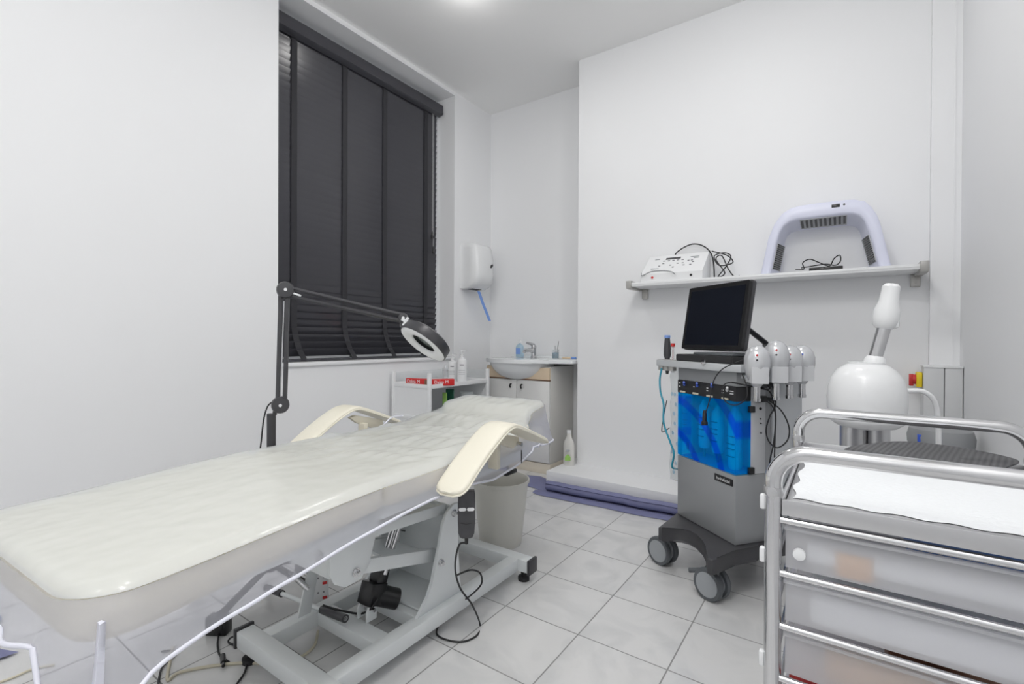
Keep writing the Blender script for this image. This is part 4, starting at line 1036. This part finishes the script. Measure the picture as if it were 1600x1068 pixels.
# table-top sub-frame
bm = NB()
for sx in (-1, 1):
    box(bm, sx*.24-.015, sx*.24+.015, .05, .56, .485, .515, .003); box(bm, sx*.25-.018, sx*.25+.018, .62, 1.46, .495, .538, .003); box(bm, sx*.14-.012, sx*.14+.012, 1.46, 1.70, .56, .60, .003)
for y in (.06, .54, .66, 1.05, 1.42): box(bm, -.25, .25, y-.015, y+.015, .49, .52, .003)
bm.transform(Matrix.Rotation(TH, 4, 'Z')); finish('top_frame', bm, M['frame'], t)
# base frame
bm = NB(); FX0, FX1 = -1.455, -1.125; z0, z1 = .042, .092
def bwbox(x0, x1, y0, y1, za, zb, b=.004): box(bm, x0+1.28, x1+1.28, y0-.25, y1-.25, za, zb, b)
bwbox(FX0-.025, FX0+.025, .76, 1.68, z0, z1); bwbox(FX1-.025, FX1+.025, .76, 1.68, z0, z1)
bwbox(-1.535, -1.03, .725, .778, z0+.001, z1+.001); bwbox(-1.535, -1.055, 1.635, 1.69, z0+.001, z1+.001)
bwbox(FX0, FX1, .935, .995, z0+.004, z1-.002); bwbox(FX0, FX1, 1.10, 1.15, z0+.004, z1-.002)
finish('base_frame', bm, M['frame'], t)
for (x, y) in ((-1.537, .752), (-1.03, .752), (-1.537, 1.662), (-1.053, 1.662)):
    s = -1 if x < -1.3 else 1
    bm = NB(); box(bm, x+1.28+min(0, s*.012), x+1.28+max(0, s*.012), y-.25-.03, y-.25+.03, z0-.004, z1+.006, .002); finish('end_cap', bm, M['dark'], t)
    bm = NB(); lathe(bm, [(.024, 0), (.024, .014), (.012, .016), (.012, .042)], (x+1.28-s*.035, y-.25, 0), seg=20); finish('levelling_foot', bm, M['blackm'], t)
# column: two curved side plates with back plate
def plate(x, name='column_plate'):
    bm = NB(); prism(bm, [(.845, .092), (1.065, .092), (1.055, .14), (1.045, .25), (1.045, .415), (1.02, .415), (.985, .395), (.965, .36), (.945, .28), (.915, .18), (.895, .14)], x-.006, x+.006, 'X', .002); return finish(name, bm, M['frame'], t)
plate(FX1+1.28-.01); plate(FX0+1.28+.03)
bm = NB(); box(bm, FX0+1.28+.03, FX1+1.28-.014, 1.035, 1.045, .092, .40, .002); box(bm, FX0+1.28+.03, FX1+1.28-.014, .88, 1.04, .092, .10, .002); finish('column_back', bm, M['frame'], t)
def bolt(p, d=(1, 0, 0)):
    bm = NB(); lathe(bm, [(.013, 0), (.013, .003), (.009, .003), (.009, .010), (.006, .011), (.006, .016), (0, .017)], p, d, 6 if False else 16); return finish('bolt', bm, M['chrome'], t)
xr = FX1+1.28-.004
bolt((xr, 1.02, .385)); bolt((xr, .955, .235))
# lifting arms (lower, upper) and head block
def bar(bm, a, b, w_, h_, x0, x1):
    a = Vector((0, *a)); b = Vector((0, *b)); d = (b-a).normalized(); n_ = Vector((0, -d.z, d.y))*h_/2
    prism(bm, [((a+n_).y, (a+n_).z), ((b+n_).y, (b+n_).z), ((b-n_).y, (b-n_).z), ((a-n_).y, (a-n_).z)], x0, x1, 'X', .002)
bm = NB(); bar(bm, (.98, .238), (.64, .325), 0, .042, .085, .105); bar(bm, (.98, .238), (.64, .325), 0, .042, -.11, -.09); bar(bm, (.93, .265), (.76, .309), 0, .008, -.10, .095); finish('lower_arm', bm, M['frame'], t)
bm = NB(); bar(bm, (1.03, .388), (.66, .415), 0, .036, .085, .105); bar(bm, (1.03, .388), (.66, .415), 0, .036, -.11, -.09); bar(bm, (1.0, .403), (.74, .421), 0, .008, -.10, .095); finish('upper_arm', bm, M['frame'], t)
pl_ = [(.55, .475), (.73, .475), (.705, .40), (.686, .33), (.655, .292), (.60, .288), (.565, .31), (.55, .34)]
bm = NB(); prism(bm, pl_, .106, .116, 'X', .003); prism(bm, pl_, -.121, -.111, 'X', .003); box(bm, -.115, .11, .548, .556, .33, .475, .002); finish('lift_block', bm, M['frame'], t)
bolt((.117, .634, .319)); bolt((.075, .548, .387), (0, -1, 0))
bm = NB(); box(bm, -.12, .115, .56, .60, .46, .492, .003); box(bm, -.12, .115, .68, .72, .46, .492, .003); finish('top_support', bm, M['frame'], t)
# diagonal strut plate on the left
a_ = bw(at(508, 868, 'X', -1.40)); b_ = bw(at(470, 950, 'X', -1.46)); 
bm = NB(); prism(bm, [(a_.y-.02, a_.z+.05), (a_.y+.02, a_.z+.05), (b_.y+.015, b_.z-.01), (b_.y-.03, b_.z-.01)], -.155, -.147, 'X', .002); finish('strut', bm, M['frame'], t)
# actuator: chrome twin tubes, motor
A = bw(at(594, 866, 'X', -1.27)); B = bw(at(621, 807, 'X', -1.27))
bm = NB(); cyl(bm, A+Vector((.0, 0, -.06)), B, .012, 16); cyl(bm, A+Vector((.022, 0, -.06)), B+Vector((.022, 0, .0)), .009, 16); finish('actuator_rod', bm, M['chrome'], t)
bm = NB(); tube(bm, [B+Vector((-.02, -.01, -.03)), B+Vector((.01, -.02, -.033)), B+Vector((.04, 0, -.04))], .002, 6, smooth=4); finish('cable_tie', bm, M['black'], t)
A = bw(at(583, 925, 'X', -1.27))
bm = NB(); mm = Matrix.Translation(A) @ Matrix.Rotation(math.radians(-18), 4, 'X')
box(bm, -.03, .03, -.035, .03, -.035, .035, .005, mx=mm); box(bm, -.02, .025, -.015, .03, .03, .085, .006, mx=mm)
tube(bm, [mm @ Vector((.0, .025, -.01)), mm @ Vector((.03, .085, -.02))], .034, 24); tube(bm, [mm @ Vector((-.02, .0, -.02)), mm @ Vector((.005, .06, -.02))], .02, 12)
finish('motor', bm, M['black'], t)
for sx in (-.022, .022):
    bm = NB(); prism(bm, [(A.y-.045, .09), (A.y-.005, .09), (A.y-.005, A.z-.04), (A.y-.015, A.z-.022), (A.y-.035, A.z-.022), (A.y-.045, A.z-.04)], sx-.003+.01, sx+.003+.01, 'X', .001)
    finish('motor_bracket', bm, M['frame'], t)
bm = NB(); cyl(bm, (-.03, A.y-.025, A.z-.035), (.05, A.y-.025, A.z-.035), .006, 12); finish('bracket_pin', bm, M['chrome'], t)
# foot pedal bar with two grips
g0 = bw(at(420, 919, 'Y', .95)); g1 = bw(at(540, 966, 'Y', .93))
dd = (g1-g0)
bm = NB(); cyl(bm, g0, g1, .0075, 14); pb = finish('pedal_bar', bm, M['frame'], t)
bm = NB(); cyl(bm, g0-dd*.04, g0+dd*.20, .0125, 14); finish('grip', bm, M['dark'], pb)
bm = NB(); cyl(bm, g1-dd*.27, g1, .0125, 14); finish('grip', bm, M['dark'], pb)
bm = NB(); a_ = bw(at(457, 897, 'X', -1.45)); b_ = bw(at(479, 918, 'X', -1.42)); cyl(bm, a_, b_, .009, 14); cyl(bm, a_, b_+(b_-a_)*.12, .006, 12); finish('release_pin', bm, M['chrome'], t)
bm = NB(); a_ = bw(at(478, 886, 'X', -1.45)); box(bm, a_.x-.02, a_.x+.02, a_.y-.03, a_.y+.03, a_.z-.012, a_.z+.02, .006); finish('control_unit', bm, M['black'], t)
bm = NB(); a_ = bw(at(797, 737, 'X', -1.2)); box(bm, a_.x-.012, a_.x+.012, a_.y-.04, a_.y+.04, a_.z-.010, a_.z+.010, .006); cyl(bm, (a_.x, a_.y, a_.z), (a_.x, a_.y-.1, .54), .005, 8); finish('head_release_handle', bm, M['black'], t)
bm = NB(); a_ = bw(at(815, 715, 'X', -1.02)); cyl(bm, a_+Vector((0, 0, .03)), a_-Vector((0, 0, .02)), .0025, 8); finish('adjuster_pin', bm, M['black'], t)

# protective clear cover with elastic hem
t = thing('protective_bed_cover', 'clear wrinkled plastic cover with white elastic hem stretched over the bed', 'bed cover', tuple(BO))
def hwc(y):
    # half width of the covered outline
    if y < .035: s = (.035-y)/.095; return (.330-.095*(1-math.sqrt(max(0, 1-min(1, s)**2))))
    P = [(.03, .330), (.80, .328), (.95, .302), (1.38, .298), (1.52, .25), (1.66, .242), (1.74, .17)]
    for (a, za), (b, zb) in zip(P, P[1:]):
        if a <= y <= b: s = (y-a)/(b-a); s = s*s*(3-2*s); return za+(zb-za)*s
    return P[-1][1]
ysC = [-.06+.095*(1-math.cos(PI/2*k/8)) for k in range(9)]+[.035+1.705*k/85 for k in range(1, 86)]
NU = 40
def wr(x, y):
    """long soft wrinkles, strongest on the back section"""
    k = min(1, max(.12, (y-.45)*2.2)) if y < 1.45 else .35
    return 1.7*k*(.0040*math.sin(y*14+x*38+2*math.sin(x*17+y*5))+.0028*math.sin(x*70-y*26+1.7*math.sin(y*19))+.0035*max(0, math.sin(x*22+y*9+math.sin(y*11)*1.6))**3)
bm = NB(); grid = []
for y in ysC:
    row = []
    for i in range(NU+1):
        s = -1+2*i/NU; hw = hwc(y); x = s*hw
        e = 1-abs(s); y_ = max(y, -.05); edge = -.018*max(0, 1-e/.07)**2
        d = y+.06; ef = -.018*max(0, 1-d/.025)**2
        row.append(bm.verts.new(bt(x, y, ztop(max(y, -.05))+.0065+abs(wr(x, y))*min(1, e*8, (y+.06)*20)+edge+ef*(1 if e > .07 else 1-abs(edge)/.018))))
    grid.append(row)
for j in range(len(grid)-1):
    for i in range(NU): bm.faces.new((grid[j][i], grid[j][i+1], grid[j+1][i+1], grid[j+1][i]))
finish('top_sheet', bm, M['cover'], t, ang=180)
# skirt
per = []
nJ = len(ysC)
for j in range(nJ-1, -1, -1): per.append((hwc(ysC[j]), ysC[j], 1, 0))       # right side, head to foot
for i in range(NU-1, 0, -1): per.append(((-1+2*i/NU)*hwc(ysC[0]), ysC[0], 0, -1))
for j in range(nJ): per.append((-hwc(ysC[j]), ysC[j], -1, 0))
for i in range(1, NU): per.append(((-1+2*i/NU)*hwc(ysC[-1]), ysC[-1], 0, 1))
NP = len(per)
def hemdrop(x, y, sx, sy):
    if sy < 0: base = .085+.015*math.sin(x*11+1)
    elif sy > 0: base = .11
    else:
        P = [(-.1, .145), (.0, .138), (.1, .126), (.25, .105), (.35, .102), (.55, .085), (.75, .074), (.9, .085), (1.1, .11), (1.3, .10), (1.45, .085), (1.55, .15), (1.68, .165), (1.8, .15)]
        base = .1
        for (a, za), (b, zb) in zip(P, P[1:]):
            if a <= y <= b: base = za+(zb-za)*(y-a)/(b-a)
    return base
rows = []; ND = 10
pw = [bt(x, y, 0) for x, y, _, _ in per]
nor = []
for i in range(NP):
    a = pw[(i-3) % NP]; b = pw[(i+3) % NP]; d = (b-a).normalized(); nn = Vector((-d.y, d.x, 0))
    if nn.dot(pw[i]-bt(0, max(.1, min(1.6, per[i][1])), 0)) < 0: nn = -nn
    nor.append(nn)
hem = []
for q_ in range(ND+1):
    row = []
    for i, (x, y, sx, sy) in enumerate(per):
        f = q_/ND; hd = hemdrop(x, y, sx, sy); cor = math.exp(-((x-.305)**2+(y-.0)**2)/.0007)
        hd += .05*cor
        zt = ztop(max(y, -.05))+.0065-.018
        flare = .004+.016*f*f*(1 if sy >= 0 else 1.3)+.010*f*math.sin(i*.45)*(.25 if y > .2 else .7)+.028*f*cor
        if y > 1.45: flare += .02*f
        p = pw[i]+nor[i]*flare; row.append(Vector((p.x, p.y, zt-hd*f)))
    rows.append(row)
bm = NB(); V = [[bm.verts.new(p) for p in r] for r in rows]
for q_ in range(ND):
    for i in range(NP): bm.faces.new((V[q_][i], V[q_][(i+1) % NP], V[q_+1][(i+1) % NP], V[q_+1][i]))
finish('side_skirt', bm, M['skirt'], t, ang=180)
bm = NB(); tube(bm, rows[-1], .0042, 8, closed=True); finish('elastic_hem', bm, M['hem'], t, ang=80)
# pinched corner fold
kmx = min(range(NP), key=lambda i: (per[i][0]-.295)**2+(per[i][1]+.012)**2)
bm = NB(); ring = []
for q_ in range(2, ND+1):
    p = rows[q_][kmx]; nn = nor[kmx]; tg = Vector((-nn.y, nn.x, 0)); k = .010+.010*q_/ND
    ring.append([p+nn*.004-tg*k*.3, p+nn*(.004+k)+tg*k*.2, p+nn*.006+tg*k*.6, p+nn*.0])
loft(bm, ring); finish('corner_fold', bm, M['hem'], t, ang=80)

bm = NB(); tube(bm, [bw(at(x, y, 'X', -1.66)) for x, y in ((590, 668), (600, 663), (610, 653), (620, 650), (629, 649))], .0035, 8, smooth=3); finish('elastic_strap', bm, M['hem'], t, ang=80)
# hand control hanging at the armrest
a0 = at(729, 800, 'X', -.93)
t = thing('hand_control', 'dark grey hand control with two white buttons hanging from the bed', 'remote control', tuple(a0), math.radians(12))
mh = basis((0, 0, 0), (1, 0, 0), Vector((.10, -.05, 1)))
bm = NB()
sec = [(-.075, .012), (-.072, .019), (-.06, .024), (-.02, .026), (.03, .026), (.06, .025), (.068, .023)]
pr_ = [(x_, z_) for z_, x_ in sec]+[(-x_, z_) for z_, x_ in sec[::-1]]
view = (CAM-a0); view.z = 0; view.normalize()
vx_ = Vector((-view.y, view.x, 0)) * -1 if Vector((-view.y, view.x, 0)).dot(CR) < 0 else Vector((-view.y, view.x, 0))
R3 = Matrix.Rotation(-math.radians(12), 3, 'Z')
mh = basis((0, 0, 0), R3 @ vx_, R3 @ (Vector((0, 0, 1))+vx_*.12))
prism(bm, pr_, -.012, .012, 'Z', .004, 3, mx=mh); hc = finish('case', bm, M['dark'], t)
for xx in (-.0125, .0125):
    bm = NB(); prism(bm, rrect(xx-.011, xx+.011, .008, .018, .0048), .010, .0135, 'Z', .0005, mx=mh); finish('button', bm, M['white'], t)
bm = NB(); prism(bm, [(-.02, -.026), (0, -.030), (.02, -.026), (.02, -.028), (0, -.032), (-.02, -.028)], .011, .0125, 'Z', 0, mx=mh); finish('groove', bm, M['black'], t)
bm = NB(); lathe(bm, [(.006, 0), (.005, .02), (.003, .022)], mh @ Vector((0, -.074, 0)), mh.to_3x3() @ Vector((0, -1, 0)), 12); finish('strain_relief', bm, M['black'], t)
def hv(px, py, X): return at(px, py, 'X', X)
e0 = a0+Matrix.Rotation(math.radians(12), 3, 'Z') @ (mh @ Vector((0, -.092, 0)))
def fl(px, py, z=.004): return at(px, py, 'Z', z)
wire('black control cable hanging and looping onto the floor beside the bed', [e0, hv(718, 850, -.95), hv(712, 872, -.96), hv(712, 895, -.97), hv(720, 920, -.98), hv(738, 945, -.98), fl(750, 975), fl(745, 992), fl(722, 1002), fl(695, 998), fl(682, 988), fl(690, 968), fl(710, 948, .02), fl(735, 930, .10), hv(752, 912, -.99), hv(750, 895, -1.0), hv(735, 890, -1.0), hv(714, 898, -1.02)], .003, 'blackm')

# ---------------------------------------------------------------- magnifier lamp
LB = Vector((-1.85, 1.005, 0))
t = thing('magnifier_lamp', 'charcoal magnifying lamp with round ring light on a jointed arm', 'lamp', tuple(LB))
def lw(p): return Vector(p)-LB
fp = fw.copy()
PN = LB+Vector((0, 0, 1))
def lp(px, py): return lw(onp(px, py, PN, fw))
top = lp(427, 646)
bm = NB(); cyl(bm, (0, 0, .10), (0, 0, top.z), .0165, 20); finish('pole', bm, M['dark'], t)
bm = NB(); cyl(bm, lp(429, 648), lp(430, 638), .008, 12); finish('pivot_rod', bm, M['dark'], t)
def disc(p, r_, name='joint'):
    bm = NB(); d = (CAM-(LB+p)).normalized(); d.z = 0; d.normalize()
    lathe(bm, [(0, -.022), (r_*.8, -.022), (r_, -.014), (r_, .012), (r_*.9, .02), (0, .024)], p, d, 28); o = finish(name, bm, M['dark'], t)
    bm = NB(); lathe(bm, [(.006, .02), (.006, .028), (0, .029)], p, d, 14); finish('screw', bm, M['whitem'], o); return o
J1 = lp(438, 632); J2 = lp(446, 453); J3 = lp(630, 497)
disc(J1, .033); disc(J2, .033); disc(J3, .020)
for (o_, nm) in (((-4, 0), 0), ((7, 0), 0)):
    bm = NB(); a_ = lp(438+o_[0]+0, 630); b_ = lp(446+o_[0]-3, 455); tube(bm, [a_, b_], .007, 4, flat=(.010, .008)); finish('lower_arm_bar', bm, M['dark'], t)
for dy in (-6, 7):
    bm = NB(); a_ = lp(450, 455+dy); b_ = lp(627, 496+dy*.75); tube(bm, [a_, b_], .007, 4, flat=(.007, .008)); finish('upper_arm_bar', bm, M['dark'], t)
bm = NB()
cyl(bm, lp(438, 625), lp(444, 470), .0025, 8); finish('spring_wire', bm, M['chrome'], t)
bm = NB(); cyl(bm, lp(455, 457), lp(470, 462), .004, 8); finish('spring_end', bm, M['white'], t)
K = lp(634, 502)
bm = NB(); d = (CAM-(LB+K)).normalized()
for k in range(4):
    a = k*PI/2+.4; aa, bb, _ = frame_of(d); v = aa*math.cos(a)+bb*math.sin(a); cyl(bm, K+d*.02, K+d*.02+v*.019, .006, 10)
cyl(bm, K-d*.01, K+d*.026, .009, 12); finish('tension_knob', bm, M['white'], t)
HC = lp(661, 537)
NN = (CR*(-.56*.92)-CU*(.83*.92)-fw*.39).normalized()       # lit face normal, down toward the bed
up_ = (CR*(-.83)+CU*.56).normalized()
bm = NB(); cyl(bm, lp(632, 500), HC+up_*.085-NN*.02, .009, 12); finish('neck', bm, M['dark'], t)
bm = NB(); lathe(bm, [(.050, -.045), (.085, -.045), (.103, -.035), (.106, 0), (.103, .004), (.100, .0), (.100, -.025), (.055, -.035), (.05, -.045)], HC, NN, 48); box(bm, -.02, .02, -.03, .02, -.012, .012, .004, mx=basis(HC+up_*.10-NN*.022, up_.cross(NN), up_)); finish('head_shell', bm, M['dark'], t, ang=50)
bm = NB(); lathe(bm, [(.055, -.032), (.053, -.004), (.058, .003), (.090, .008), (.101, .004), (.1035, .0), (.101, -.004), (.057, -.03)], HC, NN, 48); finish('ring_diffuser', bm, M['whitem'], t, ang=50)
bm = NB(); lathe(bm, [(0, -.026), (.052, -.022), (.0525, -.018), (0, -.012)], HC, NN, 36); finish('lens', bm, M['lens'], t)
bm = NB(); lathe(bm, [(.0525, -.035), (.0525, -.006), (.050, -.006), (.050, -.035), (.0525, -.035)], HC, NN, 36); finish('lens_rim', bm, M['black'], t)
bm = NB(); tube(bm, [lp(425, 628), lp(418, 635), lp(412, 655), lp(408, 690), lp(404, 720)], .003, 8, smooth=5); finish('power_lead', bm, M['black'], t)
bm = NB(); lathe(bm, [(.03, .09), (.032, .10), (.028, .15), (.018, .16)], seg=24); finish('base_hub', bm, M['black'], t)
cf = fl(370, 968, 0); cf2 = Vector((-1.85+.33, .80, 0))
for k in range(5):
    a = math.atan2(cf.y-LB.y, cf.x-LB.x)+2*PI*k/5; R_ = .27
    e = Vector((math.cos(a)*R_, math.sin(a)*R_, .065))
    bm = NB(); tube(bm, [Vector((0, 0, .11)), e*.5+Vector((0, 0, .055)), e], .012, 10, smooth=3, flat=None); lg = finish('base_leg', bm, M['black'], t)
    bm = NB(); lathe(bm, [(.018, -.014), (.026, -.010), (.027, 0), (.026, .010), (.018, .014)], (e.x, e.y, .0275), (math.sin(a+.4), -math.cos(a+.4), 0), 18); finish('castor', bm, M['blackm'], lg)

# ---------------------------------------------------------------- floor cables, power strip, adapter
t = thing('power_strip', 'white socket strip with red markings standing behind the bed base rail', 'socket strip', tuple(at(497, 985, 'X', -1.53)), 0)
pz = at(497, 985, 'X', -1.53); t.location = (-1.53, pz.y, 0.004)
ms_ = basis((0, 0, 0), (.3, 1, 0), (-.15, 0, 1))
bm = NB(); box(bm, -.035, .035, 0, .185, -.012, .012, .004, mx=basis((0, 0, 0), (.5, .9, 0), (-.12, 0, 1))); finish('case', bm, M['white'], t)
bm = NB()
for z in (.04, .09, .14):
    for xx in (-.018, 0, .018): box(bm, xx-.003, xx+.003, z-.002, z+.004, .011, .0128, 0, mx=basis((0, 0, 0), (.5, .9, 0), (-.12, 0, 1)))
finish('socket_hole', bm, M['inkgrey'], t)
bm = NB()
for z in (.02, .07, .12, .17): box(bm, .014, .03, z-.004, z+.006, .011, .0135, .001, mx=basis((0, 0, 0), (.5, .9, 0), (-.12, 0, 1)))
box(bm, -.03, .03, .172, .18, .011, .0135, 0, mx=basis((0, 0, 0), (.5, .9, 0), (-.12, 0, 1)))
finish('red_rocker', bm, M['red'], t)
wire('ivory mains cable running from the socket strip along the floor', [fl(497, 985, .01), fl(490, 1010), fl(465, 1028), fl(430, 1036), fl(380, 1035), fl(330, 1040), fl(280, 1050), fl(262, 1062), fl(265, 1035), fl(270, 1010)], .0045, 'ivory')
wire('ivory cable on the floor below the foot of the bed', [fl(-10, 1068), fl(20, 1058), fl(50, 1045), fl(85, 1038)], .0035, 'ivory')
t = thing('power_brick', 'black power brick behind the near end of the bed base', 'adapter', tuple(fl(342, 988, 0)), .6)
bm = NB(); box(bm, -.035, .035, -.02, .02, 0, .06, .004); finish('case', bm, M['black'], t)
wire('black lead from the power brick ending in a plug', [fl(343, 985, .012), fl(340, 1005), fl(343, 1022), fl(352, 1030), fl(358, 1034)], .003, 'blackm')
bm = NB(); cyl(bm, (0, 0, .009), (.035, .02, .009), .008, 12); cyl(bm, (.035, .02, .009), (.05, .028, .009), .005, 10)
solo('cable_plug', 'black cable plug on the floor near the bed base', 'plug', bm, M['black'], tuple(fl(348, 1028, 0)), -.9)
wire('black cable looping beside the near end cap of the bed base', [fl(385, 990, .05), fl(362, 995, .02), fl(357, 1003), fl(368, 1008), fl(382, 1010, .006), fl(386, 1030), fl(382, 1050), fl(370, 1068), fl(360, 1085)], .003, 'blackm')
wire('black cable on the floor under the hem of the cover', [fl(252, 1017), fl(268, 1016), fl(274, 1022), fl(262, 1032), fl(252, 1045), fl(247, 1070), fl(246, 1085)], .003, 'blackm')
mlw = lambda a: a
wire('black motor cable running to the pedal bar', [at(504, 945, 'X', -1.36), at(520, 950, 'X', -1.34), at(545, 956, 'X', -1.31), at(565, 958, 'X', -1.29), at(580, 950, 'X', -1.24), at(590, 935, 'X', -1.23)], .0035, 'blackm')
